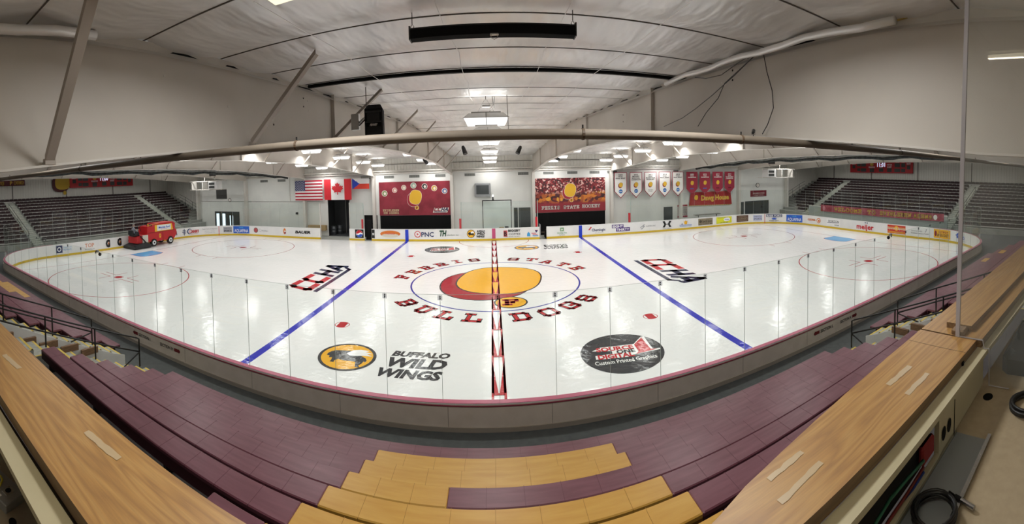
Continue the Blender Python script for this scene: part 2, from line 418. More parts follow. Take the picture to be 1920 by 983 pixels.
# walls
def ribbed(mb, p0, p1, z0, z1, m, pitch=.3, depth=.03, n_in=(0, 1)):
    p0 = Vector(p0); p1 = Vector(p1); L = (p1 - p0).length; d = (p1 - p0) / L; nrm = Vector((n_in[0], n_in[1]))
    pts = []; x = 0
    while x < L:
        for t, q in ((0, 0), (pitch * .8, 0), (pitch * .86, 1), (pitch * .94, 1)):
            if x + t < L: pts.append(p0 + d * (x + t) + nrm * depth * q)
        x += pitch
    pts.append(p1)
    v = [(p.x, p.y, z) for p in pts for z in (z0, z1)]
    mb.add(v, [(2 * i, 2 * i + 2, 2 * i + 3, 2 * i + 1) for i in range(len(pts) - 1)], m)
def roofz(y): return 8.45 - .045 * abs(y + 2.6)
FW = 15.3
mb = MB()
for x0, x1, z0, z1 in ((-34.2, -16.5, 0, 6.25), (-16.5, -14.1, 3.75, 6.25), (-14.1, 34.2, 0, 6.25)):
    mb.box((x0, FW, z0), (x1, FW + .12, z1), WALLP)
x = -34.2
ribbed(mb, (-34.2, FW + .05), (34.2, FW + .05), 6.2, roofz(FW) + .3, RIBW, n_in=(0, 1))
for sgn in (-1, 1):
    mb.box((sgn * 34.2, FW, 0), (sgn * 34.35, 17.1, roofz(FW)), WALLP)
    ribbed(mb, (sgn * 34.3, 17.0), (sgn * 42, 17.0), 0, roofz(17) + .3, RIBW, n_in=(0, -1))
for k in range(-3, 4):   # wall girts: the long white pipes and angle above the flat panels
    pass
mb.box((-34.2, FW - .16, 6.14), (34.2, FW, 6.26), STEELW)
mb.tube((-34.2, FW - .35, 6.42), (34.2, FW - .35, 6.42), .05, STEELW, 10)
mb.box((-34.2, FW - .02, 7.05), (34.2, FW + .04, 7.09), STRAP)
mb.build('wall_back', kind='structure')
for nm, sgn in (('wall_left', -1), ('wall_right', 1)):
    mb = MB(); ribbed(mb, (sgn * 42, -23), (sgn * 42, 17.1), 0, 8.6, RIBW, pitch=.32, n_in=(sgn, 0))
    for y in (-13.3, -6.4, .5, 7.3, 13.6): mb.box((sgn * 41.93, y - .04, 4), (sgn * 42.0, y + .04, 8.5), STRAP)
    mb.build(nm, kind='structure')
mb = MB(); mb.box((-42, -23, 0), (42, -22.9, 8), WALLP); mb.build('wall_front', kind='structure')
# corridor behind the far doorway
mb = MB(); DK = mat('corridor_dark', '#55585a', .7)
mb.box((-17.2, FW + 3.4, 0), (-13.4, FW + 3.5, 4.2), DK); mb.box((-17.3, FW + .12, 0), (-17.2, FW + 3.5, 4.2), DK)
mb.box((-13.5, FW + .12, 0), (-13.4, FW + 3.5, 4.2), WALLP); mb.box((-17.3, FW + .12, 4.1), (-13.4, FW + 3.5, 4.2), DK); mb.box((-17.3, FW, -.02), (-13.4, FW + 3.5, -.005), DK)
mb.build('wall_corridor', kind='structure')
# roof foil, sagging between the purlin straps
PUR = [-22.6, -21.1, -19.55, -18.0, -16.5, -15.05, -13.7, -11.5, -10.05, -8.6, -7.1, -5.6, -4.1, -2.6, -1.1, .4, 1.9, 3.4, 4.9, 6.4, 7.9, 9.4, 10.9, 12.4, 13.9, 15.5, 17.2]
mb = MB(); xs = [-42 + i * 1.4 for i in range(61)]; ys = []
for a, b in zip(PUR[:-1], PUR[1:]): ys += [a + (b - a) * k / 4 for k in range(4)]
ys.append(PUR[-1]); v = []; rnd = random.Random(3)
for iy, y in enumerate(ys):
    sag = 0 if iy % 4 == 0 else (.05 if iy % 2 else .075)
    for x in xs: v.append((x, y, roofz(y) - sag * (.7 + .8 * rnd.random())))
nx = len(xs)
mb.add(v, [(iy * nx + i, (iy + 1) * nx + i, (iy + 1) * nx + i + 1, iy * nx + i + 1) for iy in range(len(ys) - 1) for i in range(nx - 1)], FOIL)
ceil = mb.build('ceiling', kind='structure', at=(0, 0, 0), smooth=True)
mb = MB()
for y in PUR[:-1]: mb.box((-42, y - .006, roofz(y) - .012), (42, y + .006, roofz(y) + .02), STRAP)
pieces(mb, 'ceiling_strap', ceil)
mb = MB(); mb.box((-3.75, -13.74, roofz(-13.7) - .09), (3.75, -13.66, roofz(-13.7) - .03), BLACK); mb.build('open_seam', ceil, label='long black gap in the roof lining')
mb = MB()
for x in (-2.2, .75, 1.9, -.6):
    pts = [(x + .1 * rnd.random(), y, roofz(y) - .1 - .03 * rnd.random()) for y in [-18 + .9 * k for k in range(17)]]
    mb.pipe(pts, .005, FOIL, 5)
pieces(mb, 'lining_seam', ceil)

# ------------------------------------------------------------------ steel frames
BOT = [(-20.7, 6.06), (-19.9, 6.13), (-15.9, 6.50), (-12.2, 6.83), (-6, 6.93), (0, 6.88), (5.3, 6.7), (14.6, 5.98), (15.2, 5.94)]
def botz(y):
    for (a, za), (b, zb) in zip(BOT[:-1], BOT[1:]):
        if a <= y <= b: return za + (zb - za) * (y - a) / (b - a)
    return BOT[0][1]
FRX = [-34.2, -26.6, -19, -11.4, -3.8, 3.8, 11.4, 19, 26.6, 34.2]
FRL = ['outermost left', 'fourth left of centre', 'third left of centre', 'second left of centre', 'first left of centre', 'first right of centre', 'second right of centre', 'third right of centre', 'fourth right of centre', 'outermost right']
for x, lb in zip(FRX, FRL):
    t = thing('steel_rafter', 'deep white painted steel roof rafter spanning the rink, ' + lb, 'rafter', (x, 0, 6), 'white steel rafters across the hall')
    mb = MB(); ys_ = sorted([p_[0] for p_ in BOT] + [-2.6])
    ys_[0] = -22.5; n_ = len(ys_); sg = 1 if x > 0 else -1
    v = [(x - .012, y, botz(y)) for y in ys_] + [(x - .012, y, roofz(y) - .02) for y in ys_] + [(x + .012, y, botz(y)) for y in ys_] + [(x + .012, y, roofz(y) - .02) for y in ys_]
    f = [(i, i + 1, n_ + i + 1, n_ + i) for i in range(n_ - 1)] + [(2 * n_ + i, 2 * n_ + i + 1, 3 * n_ + i + 1, 3 * n_ + i) for i in range(n_ - 1)]
    mb.add(v, f, WEBM)
    for yy in ((-14.5, -6, 1.5, 9) if abs(x) > 5 else (-12.45, -6, 1.5, 9)):
        mb.box((x - .1, yy - .012, botz(yy)), (x + .1, yy + .012, roofz(yy) - .05), WEBM)
    mb.build('web', t)
    mb = MB()
    for a, b in zip(ys_[:-1], ys_[1:]):
        za, zb = botz(a), botz(b)
        v = [(x + i * .11, y, z + k) for y, z in ((a, za), (b, zb)) for i, k in ((-1, 0), (1, 0), (1, .025), (-1, .025))]
        mb.add(v, [(0, 1, 2, 3), (7, 6, 5, 4), (0, 4, 5, 1), (1, 5, 6, 2), (2, 6, 7, 3), (3, 7, 4, 0)], STEELW)
    mb.build('bottom_flange', t)
    mb = MB(); inx = -sg
    for a, b in zip(ys_[:-1], ys_[1:]):
        v = [(x + inx * .10, a, roofz(a) - .2), (x + inx * .10, b, roofz(b) - .2), (x + inx * .02, b, roofz(b) - .13), (x + inx * .02, a, roofz(a) - .13)]
        mb.quad(v, STEELW)
    mb.build('top_flange', t)
    # flange braces
    for yb in ((-19.4, -15.9, -12.5, -8.2, -4, .5, 5, 9.5)):
        mb = MB(); zt = roofz(yb) - .12; r_ = .022
        for s_ in ((1, -1) if abs(x) > 5 else (1,)):
            x0, x1 = x + s_ * .09, x + s_ * 1.35
            z0 = botz(yb) + .03
            for (dx, w0, w1) in ((0, -.05, .05),):
                v = [(x0, yb - .05, z0), (x0, yb + .05, z0), (x1, yb + .05 - .1, zt), (x1, yb - .05 - .1, zt), (x0, yb - .05, z0 + .09), (x1, yb - .15, zt + .07)]
                mb.add(v, [(0, 1, 2, 3), (0, 3, 5, 4)], BRACEM)
            mb.box((x0 - .03, yb - .06, z0 - .01), (x0 + .03, yb + .06, z0 + .05), BRACEM)
        mb.build('flange_brace', t)
    mb = MB(); mb.box((x - .13, FW - .5, 0), (x + .13, FW - .02, 6.0), STEELW)
    mb.build('column', t)
# bolts and holes in the two nearest webs, small dark marks
for x, lb, pts in ((-3.8, 'left', [(-16.4, 7.1), (-15.1, 6.95), (-17.7, 7.35), (-13.9, 7.62), (-13.7, 7.6), (-13.9, 7.45), (-13.65, 7.4)]), (3.8, 'right', [(-15.36, 7.64), (-15.7, 7.63), (-15.38, 7.48), (-15.7, 7.47), (-19.63, 6.85), (-10.2, 7.6), (-10.5, 7.58), (-10.2, 7.4), (-10.5, 7.38)])):
    mb = MB(); s_ = -1 if x > 0 else 1
    for i, (y, z) in enumerate(pts):
        mb.tube((x + s_ * .013, y, z), (x + s_ * .018, y, z), .018, BLACK if i % 2 else STEELW, 8)
    par = [o for o in D.objects if o.name.startswith('steel_rafter') and abs(o.location.x - x) < .01][0]
    pieces(mb, 'bolt_hole', par)
# long pipe crossing in front of the camera
mb = MB(); t = thing('overhead_pipe', 'long beige pipe running across the hall under the rafters in front of the seats', 'pipe', (0, -17.5, 6.3))
mb.tube((-41, -17.5, 6.30), (41, -17.5, 6.30), .05, PIPEM, 14); mb.build('pipe', t, smooth=True)
for x in (-2.02, .8, 2.62, 6.2, -6.4, 10.5, -10.5):
    mb = MB(); mb.tube((x - .012, -17.5, 6.30), (x + .012, -17.5, 6.30), .056, mat('clamp_brown', '#5a4a3a', .5), 14)
    mb.tube((x, -17.5, 6.35), (x, -17.5, 6.3 + .09), .008, BLACKP, 6); mb.build('coupling', t)

# ------------------------------------------------------------------ light fixtures
def make_fixture(name, label, power, em, w_=1.22, d_=.42, group='high bay lights over the ice', up=.14, drop=True):
    t = thing(name, label, 'ceiling light', (0, 0, 0), group)
    if drop:
        ring_ = lambda z, k, q: [(-w_ / 2 + k, -d_ / 2 + q, z), (w_ / 2 - k, -d_ / 2 + q, z), (w_ / 2 - k, d_ / 2 - q, z), (-w_ / 2 + k, d_ / 2 - q, z)]
        side_ = [(i, (i + 1) % 4, 4 + (i + 1) % 4, 4 + i) for i in range(4)]
        mb = MB(); mb.add(ring_(.1, 0, 0) + ring_(.22, .14, .06), side_ + [(4, 5, 6, 7)], HOUSING)
        mb.box((-w_ / 2 - .01, -d_ / 2 - .01, .085), (w_ / 2 + .01, d_ / 2 + .01, .105), HOUSING)
        mb.box((-w_ * .33, -.04, .22), (w_ * .33, .04, .27), GREYP); mb.build('housing', t)
        mb = MB(); mb.add(ring_(-.10, .1, .08) + ring_(.085, 0.01, 0.01), side_ + [(3, 2, 1, 0)], em); mb.build('diffuser', t, label='lit white lens')
        mb = MB(); mb.box((-.008, -d_ / 2 - .004, -.12), (.008, -d_ / 2 + .06, .22), GREYP); mb.box((-w_ * .25, -d_ / 2 + .02, -.125), (w_ * .25, d_ / 2 - .02, -.105), HOUSING); mb.build('lens_clip', t)
    else:
        mb = MB(); mb.box((-w_ / 2, -d_ / 2, 0), (w_ / 2, d_ / 2, .08), HOUSING); mb.build('housing', t)
        mb = MB(); mb.box((-w_ / 2 + .03, -d_ / 2 + .03, -.02), (w_ / 2 - .03, d_ / 2 - .03, 0), em); mb.build('diffuser', t, label='lit lens')
    h = .2 if drop else .06
    mb = MB()
    for s_ in (-1, 1): mb.tube((s_ * w_ * .2, 0, h + .03), (s_ * .03, 0, .6), .004, STRAP, 4)
    mb.tube((0, 0, .6), (0, 0, .72), .012, STRAP, 6)
    mb.build('hanger', t)
    L = D.lights.new(name, 'AREA'); L.shape = 'RECTANGLE'; L.size = w_; L.size_y = d_; L.energy = power; L.color = (1, .985, .96); L.spread = math.radians(160 if drop else 170)
    lo = D.objects.new('lamp', L); COL.objects.link(lo); lo.parent = t; lo.location = (0, 0, -.17 if drop else -.03)
    if up:   # added upward lamp that brightens the roof foil above each fixture
        L2 = D.lights.new(name, 'AREA'); L2.shape = 'RECTANGLE'; L2.size = w_ * .9; L2.size_y = d_ * .8; L2.energy = power * up; L2.spread = math.radians(150); L2.color = (1, .98, .95)
        lu = D.objects.new('fill_uplight', L2); COL.objects.link(lu); lu.parent = t; lu.location = (0, 0, .3); lu.rotation_euler = (PI, 0, 0)
    return t
f0 = make_fixture('high_bay_light', 'white LED high bay fixture hanging over the ice', LAMP_W, LAMPM)
first = True
GX = [-16.4, -10.6, -5.45, 0, 5.45, 10.6, 16.4]
GY = [-10.44, -5.1, .1, 4.9, 9.75, 14.0]
for gx in GX:
    for gy in GY:
        o = f0 if first else copy_tree(f0); first = False
        yy = gy
        o.location = (gx - .18 if gx == 0 else gx, yy, roofz(yy) - .74)
        side = 'centre line' if gx == 0 else ('left' if gx < 0 else 'right')
        col_ = 'over the centre line' if gx == 0 else '%s column %s of centre' % (ORD[abs(GX.index(gx) - 3) - 1], side)
        o['label'] = 'white high bay light, %s row from the camera, %s' % (ORD[GY.index(gy)], col_)
d0 = make_fixture('high_bay_light', 'end_fill', END_FILL_W, LAMPD, group='added high bay lights over the end stands'); first = True
for gx in (-36.8, -30.4, -23.4, 23.4, 30.4, 36.8):  # the ends are unlit; these lamps are added to lift seats and walls
    for gy in (-9.0, -2.0, 4.6, 11.0):
        o = d0 if first else copy_tree(d0); first = False
        o.location = (gx, gy, roofz(gy) - .62)
        o['label'] = 'added high bay light over the %s end, %s column out, %s row back' % ('left' if gx < 0 else 'right', ORD[(23.4, 30.4, 36.8).index(abs(gx))], ORD[(-9., -2., 4.6, 11.).index(gy)])
t0 = make_fixture('troffer_light', 'square yellowish ceiling light close above the press row, on the left', BOOTH_W * 2, mat('warm_diffuser', '#f6efcf', .5, 0, 1.1), .62, .5, 'ceiling lights above the press row', up=.3, drop=False)
t0.location = (-1.62, -18.25, 7.56)
t1 = copy_tree(t0); t1.location = (1.78, -18.25, 7.58); t1['label'] = 'square yellowish ceiling light close above the press row, on the right'
for x in (-30, -22, -14, -8, 8, 14, 22, 30):  # unseen lights added to brighten the near stand
    o = copy_tree(t0); o.location = (x, -17.2, 7.6); o['label'] = 'added square ceiling light over the near stand, %s of the %s wing' % (ORD[(8, 14, 22, 30).index(abs(x))], 'left' if x < 0 else 'right')

# ================================================================== RINK
# ------------------------------------------------------------------ ice markings (parts of the ice sheet)
def on_ice(f, name, label=None):
    mb = MB(); f(mb); return mb.build(name, ice, label=label)
Z1, Z2, Z3, Z4, Z5 = .002, .004, .006, .008, .010
def rect(mb, x0, y0, x1, y1, z, m): mb.quad([(x0, y0, z), (x1, y0, z), (x1, y1, z), (x0, y1, z)], m)
for s_, lb in ((-1, 'left'), (1, 'right')):
    on_ice(lambda mb: rect(mb, s_ * 7.77 - .15, -HY, s_ * 7.77 + .15, HY, Z1, I_BLUE), 'blue_line', '%s wide blue line' % lb)
    on_ice(lambda mb: rect(mb, s_ * 27.13 - .025, -12.3, s_ * 27.13 + .025, 12.3, Z1, I_RED), 'goal_line')
    def crease(mb, s_=s_):
        P = [(s_ * 27.13, -1.22)] + [(s_ * (27.13 - 1.37 - .46 * math.cos(a)), 1.22 * math.sin(a)) for a in [(-90 + 15 * k) * PI / 180 for k in range(13)]] + [(s_ * 27.13, 1.22)]
        mb.prism(P, Z1, Z2, I_CREASE)
        Q = [(s_ * 27.13, -1.27)] + [(s_ * (27.13 - 1.37 - .5 * math.cos(a)), 1.27 * math.sin(a)) for a in [(-90 + 15 * k) * PI / 180 for k in range(13)]] + [(s_ * 27.13, 1.27)]
        mb.quad([(x, y, Z1 * .6) for x, y in Q], I_RED)
    on_ice(crease, 'goal_crease', 'light blue goal crease')
    for sy in (-1, 1):
        def circle(mb, s_=s_, sy=sy):
            c = (s_ * 21.03, sy * 6.71)
            mb.ring(c, 4.545, 4.6, Z1, I_RED, 96)
            for ax in (-1, 1):
                for ay in (-1, 1):
                    x0, y0 = c[0] + ax * .62, c[1] + ay * .23
                    rect(mb, min(x0, x0 + ax * 1.22), y0 - .025, max(x0, x0 + ax * 1.22), y0 + .025, Z1, I_RED)
                    rect(mb, x0 - .025, min(y0, y0 + ay * .92), x0 + .025, max(y0, y0 + ay * .92), Z1, I_RED)
                    rect(mb, c[0] + ax * .9 - .025, c[1] + ay * 4.6, c[0] + ax * .9 + .025, c[1] + ay * 5.2, Z1, I_RED)
        on_ice(circle, 'faceoff_circle')
        def dot(mb, c=(s_ * 21.03, sy * 6.71)):
            mb.ring(c, .28, .32, Z1, I_RED, 32); mb.disc(c, .25, .25, Z1, I_RED, 24)
        on_ice(dot, 'faceoff_dot')
        def dot2(mb, c=(s_ * 6.1, sy * 6.71)):
            mb.ring(c, .275, .305, Z1, I_RED, 32)
            P = [(c[0] + .275 * math.cos(a), c[1] + .275 * math.sin(a)) for a in [(50 + 8 * k) * PI / 180 for k in range(11)]] + [(c[0] + .275 * math.cos(a), c[1] + .275 * math.sin(a)) for a in [(230 + 8 * k) * PI / 180 for k in range(11)]]
            mb.quad([(x, y, Z1) for x, y in P], I_RED)
        on_ice(dot2, 'faceoff_dot')
def red_line(mb):
    # centre line drawn as two thin rails with long triangles between them
    for x in (-.17, .17): rect(mb, x - .035, -HY, x + .035, HY, Z5, I_RED)
    n = 12; L = 2 * HY / n
    for k in range(n):
        y0 = -HY + k * L
        rect(mb, -.15, y0 + L - .1, .15, y0 + L, Z5, I_RED)
        for sx in (-1, 1): mb.quad([(sx * .2, y0, Z5), (sx * .02, y0, Z5), (sx * .2, y0 + L * .92, Z5)][::sx], I_RED)
on_ice(red_line, 'centre_line', 'red centre line with long triangular openings')
on_ice(lambda mb: mb.ring((0, 0), 4.53, 4.62, Z1, I_PURPLE, 128), 'centre_circle', 'thin blue centre circle')
on_ice(lambda mb: mb.ring((0, HY), 3.02, 3.07, Z1, I_RED, 48, PI, 2 * PI), 'referee_crease')
# plain gold and red crest in the centre circle with a lettered medallion
def blob(c, rx, ry, n=40, e=2.4, rot=0., amp=.0, ph=0):
    P = []
    for i in range(n):
        a = 2 * PI * i / n; ca, sa = math.cos(a), math.sin(a)
        k = 1 + amp * math.sin(3 * a + ph)
        x = rx * k * math.copysign(abs(ca) ** (2 / e), ca); y = ry * k * math.copysign(abs(sa) ** (2 / e), sa)
        P.append((c[0] + x * math.cos(rot) - y * math.sin(rot), c[1] + x * math.sin(rot) + y * math.cos(rot)))
    return P
def crest(mb, M, k, z, G_, R_, B_, W_, medal=True, letter='F'):
    """generic crest: gold rounded field over a red crescent, drawn k metres per unit"""
    S = Matrix.Diagonal((k, k, 1, 1)); T = (M @ S) if M is not None else S
    q = lambda P, zz, m: mb.quad([(x, y, z + zz) for x, y in P], m, T)
    q(blob((-.55, -.35), 2.45, 2.75, e=2.2), 0, B_); q(blob((-.55, -.35), 2.37, 2.67, e=2.2), .001, R_)
    q(blob((.25, .55), 2.35, 2.75, e=2.5, rot=-.2), .003, B_); q(blob((.25, .55), 2.27, 2.67, e=2.5, rot=-.2), .004, G_)
    
    if medal:
        mb.disc((.68, -3.45), .78, .78, z + .006, B_, 32, T); mb.disc((.68, -3.45), .7, .7, z + .007, G_, 32, T)
        mb.block(letter, .68, -3.45, .85, R_, T, z=z + .008, th=.24)
on_ice(lambda mb: crest(mb, None, 1.0, Z1, I_GOLD, I_MAROON, I_BLACK, I_WHITE), 'centre_crest', 'gold and dark red crest painted at centre ice')
# ring of letters
def ring_letters(mb, items, r, ang, h, up_out):
    for ch, (x, y) in items:
        a = math.atan2(y, x); rot = a - PI / 2 if up_out else a + PI / 2
        k = .165
        mb.block(ch, x, y, h * 1.05, I_BLACK, None, z=Z2, th=.235, rot=rot)
        mb.block(ch, x, y, h, I_LRED, None, z=Z3, th=.165, rot=rot)
def words(mb):
    top = list(zip('FERRIS', [(-5.38, .95), (-4.97, 2.19), (-4.39, 3.24), (-3.55, 4.19), (-2.56, 5.04), (-1.41, 5.44)])) + list(zip('STATE', [(1.30, 5.42), (2.5, 5.08), (3.44, 4.23), (4.36, 3.26), (5.0, 2.1)]))
    bot = list(zip('BULL', [(-4.14, -3.54), (-3.16, -4.35), (-2.13, -4.98), (-.96, -5.26)])) + list(zip('DOGS', [(1.0, -5.27), (2.22, -4.94), (3.25, -4.32), (4.19, -3.58)]))
    ring_letters(mb, top, 5.5, 0, .84, True); ring_letters(mb, bot, 5.4, 0, .9, False)
on_ice(words, 'ring_lettering', 'red block letters around the centre circle')
# league initials between the blue lines and the circles, reading along the rink's width
def league(mb, M, k, z, R_, N_, outline=None):
    S = Matrix.Diagonal((k, k, 1, 1)); T = M @ S
    if outline: mb.quad([(-2.75, -.95, z - .001), (2.35, -.95, z - .001), (2.95, .75, z - .001), (-2.2, .75, z - .001)], outline, T)
    for i, ch in enumerate('CCHA'):
        mb_ch = {'C': [[(.95, 1), (.12, 1), (0, .85), (0, .15), (.12, 0), (.95, 0)]], 'H': [[(.1, 0), (.1, 1)], [(.9, 0), (.9, 1)], [(.1, .5), (.9, .5)]], 'A': [[(0, 0), (.5, 1), (.62, 1), (1, 0)], [(.3, .32), (.85, .32)]]}[ch]
        x0 = -2.1 + i * 1.22; W, H, T_ = .93, 1.0, .165
        for pl in mb_ch:
            P = [(x0 + x * W, -.35 + y * H) for x, y in pl]
            for a, b in zip(P[:-1], P[1:]):
                dx, dy = b[0] - a[0], b[1] - a[1]; L = math.hypot(dx, dy); dx /= L; dy /= L
                A = (a[0] - dx * T_ * .8, a[1] - dy * T_ * .8); B = (b[0] + dx * T_ * .8, b[1] + dy * T_ * .8)
                qd = [(A[0] - dy * T_, A[1] + dx * T_), (A[0] + dy * T_, A[1] - dx * T_), (B[0] + dy * T_, B[1] - dx * T_), (B[0] - dy * T_, B[1] + dx * T_)]
                mb.quad([(x + .3 * y, y, z) for x, y in qd], R_ if i < 2 else N_, T)
    mb.quad([(-2.4, -.86, z), (1.85, -.86, z), (1.93, -.64, z), (-2.32, -.64, z)], N_, T)
    mb.quad([(1.6, -.86, z), (1.85, -.86, z), (2.3, -.35, z), (2.05, -.35, z)], N_, T)
on_ice(lambda mb: league(mb, frame((-10.1, -.05, 0), (0, 1, 0), (-1, 0, 0)), 1.22, Z2, I_LRED, I_NAVY), 'league_initials', 'red and navy letters left of centre')
on_ice(lambda mb: league(mb, frame((10.05, -.1, 0), (0, -1, 0), (1, 0, 0)), 1.22, Z2, I_LRED, I_NAVY), 'league_initials', 'red and navy letters right of centre')
# winged bison roundel with its three line name
BUF = [(-.72, .02), (-.66, .2), (-.52, .33), (-.36, .36), (-.2, .4), (-.02, .42), (.14, .36), (.3, .22), (.5, .12), (.66, .02), (.74, -.12), (.72, -.26), (.66, -.2), (.64, -.36), (.58, -.5), (.66, -.62), (.5, -.62), (.44, -.42), (.4, -.3), (.22, -.28), (-.02, -.32), (-.22, -.26), (-.3, -.4), (-.28, -.52), (-.42, -.52), (-.42, -.38), (-.46, -.22), (-.56, -.26), (-.6, -.12), (-.7, -.12)]
WING = [(-.1, .22), (.06, .5), (.3, .6), (.62, .56), (.5, .46), (.78, .4), (.6, .32), (.84, .2), (.56, .18), (.3, .12), (.06, .08)]
def bison(mb, M, k, z, G_, B_, W_, txt=True, dz=.001):
    T = M @ Matrix.Diagonal((k, k, 1, 1))
    mb.disc((0, 0), 1.0, 1.0, z, B_, 40, T); mb.disc((0, 0), .89, .89, z + dz, G_, 40, T)
    mb.quad([(x, y, z + 2 * dz) for x, y in reversed(BUF)], B_, T); mb.quad([(x, y, z + 3 * dz) for x, y in reversed(WING)], W_, T)
    if txt:
        for t_, cy, h, wd in (('BUFFALO', .62, .36, 1.95), ('WILD', .02, .6, 2.02), ('WINGS', -.68, .5, 2.05)):
            mb.text(t_, 2.32 + cy * .15, cy, h, B_, T, wd=wd, z=z, bold=.05, shear=.18)
on_ice(lambda mb: bison(mb, frame((-4.9, -9.25, 0), (1, 0, 0), (0, 1, 0)), .98, Z2, I_GOLD, I_BLACK, I_WHITE), 'bison_logo', 'gold roundel with winged bison and dark lettering')
on_ice(lambda mb: bison(mb, frame((2.58, 9.42, 0), (1, 0, 0), (0, 1, 0)), .98, Z2, I_GOLD, I_BLACK, I_WHITE), 'bison_logo', 'small looking gold roundel with lettering on the far ice')
def printer(mb, M, k, z):
    T = M @ Matrix.Diagonal((k, k, 1, 1))
    mb.disc((0, 0), 1, 1, z, I_BLACK, 48, T)
    mb.quad([(-.72, .12, z + .001), (-.5, .3, z + .001), (.34, .36, z + .001), (.6, .74, z + .001), (.68, .74, z + .001), (.74, .0, z + .001), (.92, .0, z + .001), (.92, -.07, z + .001), (.2, -.2, z + .001), (.1, -.27, z + .001), (-.66, -.3, z + .001), (-.66, -.12, z + .001), (-.25, -.06, z + .001), (-.25, .08, z + .001)][::-1], I_WHITE, T)
    mb.quad([(.34, .32, z + .002), (.6, .69, z + .002), (.69, .0, z + .002), (.86, -.03, z + .002), (.3, -.17, z + .002), (.38, -.05, z + .002)][::-1], I_LRED, T)
    mb.text('SOURCE', -.16, .2, .2, I_LRED, T, wd=.92, z=z + .002, bold=.05, rot=.05)
    mb.text('ONE', .08, .02, .17, I_BLACK, T, wd=.46, z=z + .002, bold=.05, rot=.05)
    mb.text('DIGITAL', -.18, -.17, .2, I_LRED, T, wd=.86, z=z + .002, bold=.05, rot=.05)
    mb.text('Custom Printed Graphics', .02, -.42, .17, I_WHITE, T, wd=1.45, z=z + .002, bold=.015, rot=.08)
on_ice(lambda mb: printer(mb, frame((4.02, -9.22, 0), (.98, -.17, 0), (.17, .98, 0)), 1.38, Z2), 'round_logo', 'black disc with red and white lettering near the boards')
on_ice(lambda mb: printer(mb, frame((-4.12, 9.28, 0), (1, 0, 0), (0, 1, 0)), 1.38, Z2), 'round_logo', 'black disc with red lettering on the far ice')

# ------------------------------------------------------------------ dasher boards
BH = 1.08
def board_section(s0, s1, label, name='dasher_board'):
    c = path((s0 + s1) / 2)
    t = thing(name, label, 'rink board', (c[0], c[1], 0), 'white rink boards')
    mb = MB(); strip(mb, s0, s1, .0, .11, .2, BH, WHITEP); strip(mb, s0, s1, .0, .11, 0, .02, WHITEP); mb.build('panel', t)
    mb = MB(); strip(mb, s0, s1, -.012, .11, .02, .2, YEL); mb.build('kick_plate', t, label='yellow kick plate')
    mb = MB(); strip(mb, s0, s1, -.01, .13, BH, BH + .02, WHITEP); mb.build('cap_rail', t)
    return t
SEC = {}
SEC['nl'] = board_section(-S5, -S4 + .0, 'near left straight dasher board seen from behind, tan back with a red cap rail', 'dasher_board')
SEC['nr'] = board_section(S4, S5, 'near right straight dasher board seen from behind, tan back with a red cap rail')
SEC['l'] = board_section(-S4, -28.3, 'white dasher board curving around the left end of the rink')
SEC['r'] = board_section(28.0, S4, 'white dasher board curving around the right end of the rink')
SEC['fl'] = board_section(-28.3, -16.35, 'far white dasher board left of the open machine gate')
SEC['fm'] = board_section(-13.3, -11.8, 'short far dasher board between the machine gate and the black door')
SEC['fc'] = board_section(-11.1, 4.06, 'far white dasher board crossing the centre line, in front of the benches')
SEC['fr'] = board_section(4.68, 28.0, 'far white dasher board right of the bench gate')
for k, a, b in (('nl', -S5, -S4), ('nr', S4, S5), ('l', -S4, -S4 + 9.5), ('r', S4 - 9.5, S4)):
    t = SEC[k]
    mb = MB(); strip(mb, a, b, .112, .135, PZ - .02, BH - .01, TAN)
    mb.build('back_panel', t, label='tan back of the board')
    mb = MB(); strip(mb, a, b, .134, .16, PZ - .05, PZ + .1, TAND); mb.build('back_kick', t)
    mb = MB(); strip(mb, a, b, -.01, .125, BH + .021, BH + .03, PINK); strip(mb, a, b, .137, .15, BH - .035, BH - .012, mat('cap_rail_deep', '#8c3448', .4)); mb.build('red_cap', t, label='dark pink cap rail')
    mb = MB(); s = math.ceil(a / 2.44) * 2.44
    while s < b:
        p0, p1 = path(s - .006, .136), path(s + .006, .136); q0, q1 = path(s - .006, .139), path(s + .006, .139)
        mb.add([(*p0, PZ + .1), (*p1, PZ + .1), (*q1, PZ + .1), (*q0, PZ + .1), (*p0, BH - .05), (*p1, BH - .05), (*q1, BH - .05), (*q0, BH - .05)], [(0, 1, 5, 4), (2, 3, 7, 6), (1, 2, 6, 5), (3, 0, 4, 7)], TAND); s += 2.44
    pieces(mb, 'panel_joint', t)
def back_text(s, txt, arrow, par):
    x = s; M = frame((x, -HY - .142, .86), (1, 0, 0), (0, 0, 1)); mb = MB(); A = mat('arrow_red', '#6e1a1e', .5)
    mb.text(txt, 0, 0, .1, BLACK, M, wd=.62, bold=.02); mb.build('section_lettering', par); mb = MB()
    d = arrow; X = d * .46
    mb.quad([(X - .1, .05, 0), (X - .1, -.05, 0), (X + .1, -.05, 0), (X + .1, .05, 0)], A, M)
    mb.quad([(X + d * .1, -.08, 0), (X + d * .17, 0, 0), (X + d * .1, .08, 0)][::d], A, M)
    mb.build('section_arrow', par)
back_text(-10.35, 'SECTION I', -1, SEC['nl']); back_text(-9.25, 'SECTION H', 1, SEC['nl'])
back_text(9.35, 'SECTION L', -1, SEC['nr']); back_text(10.35, 'SECTION K', 1, SEC['nr'])

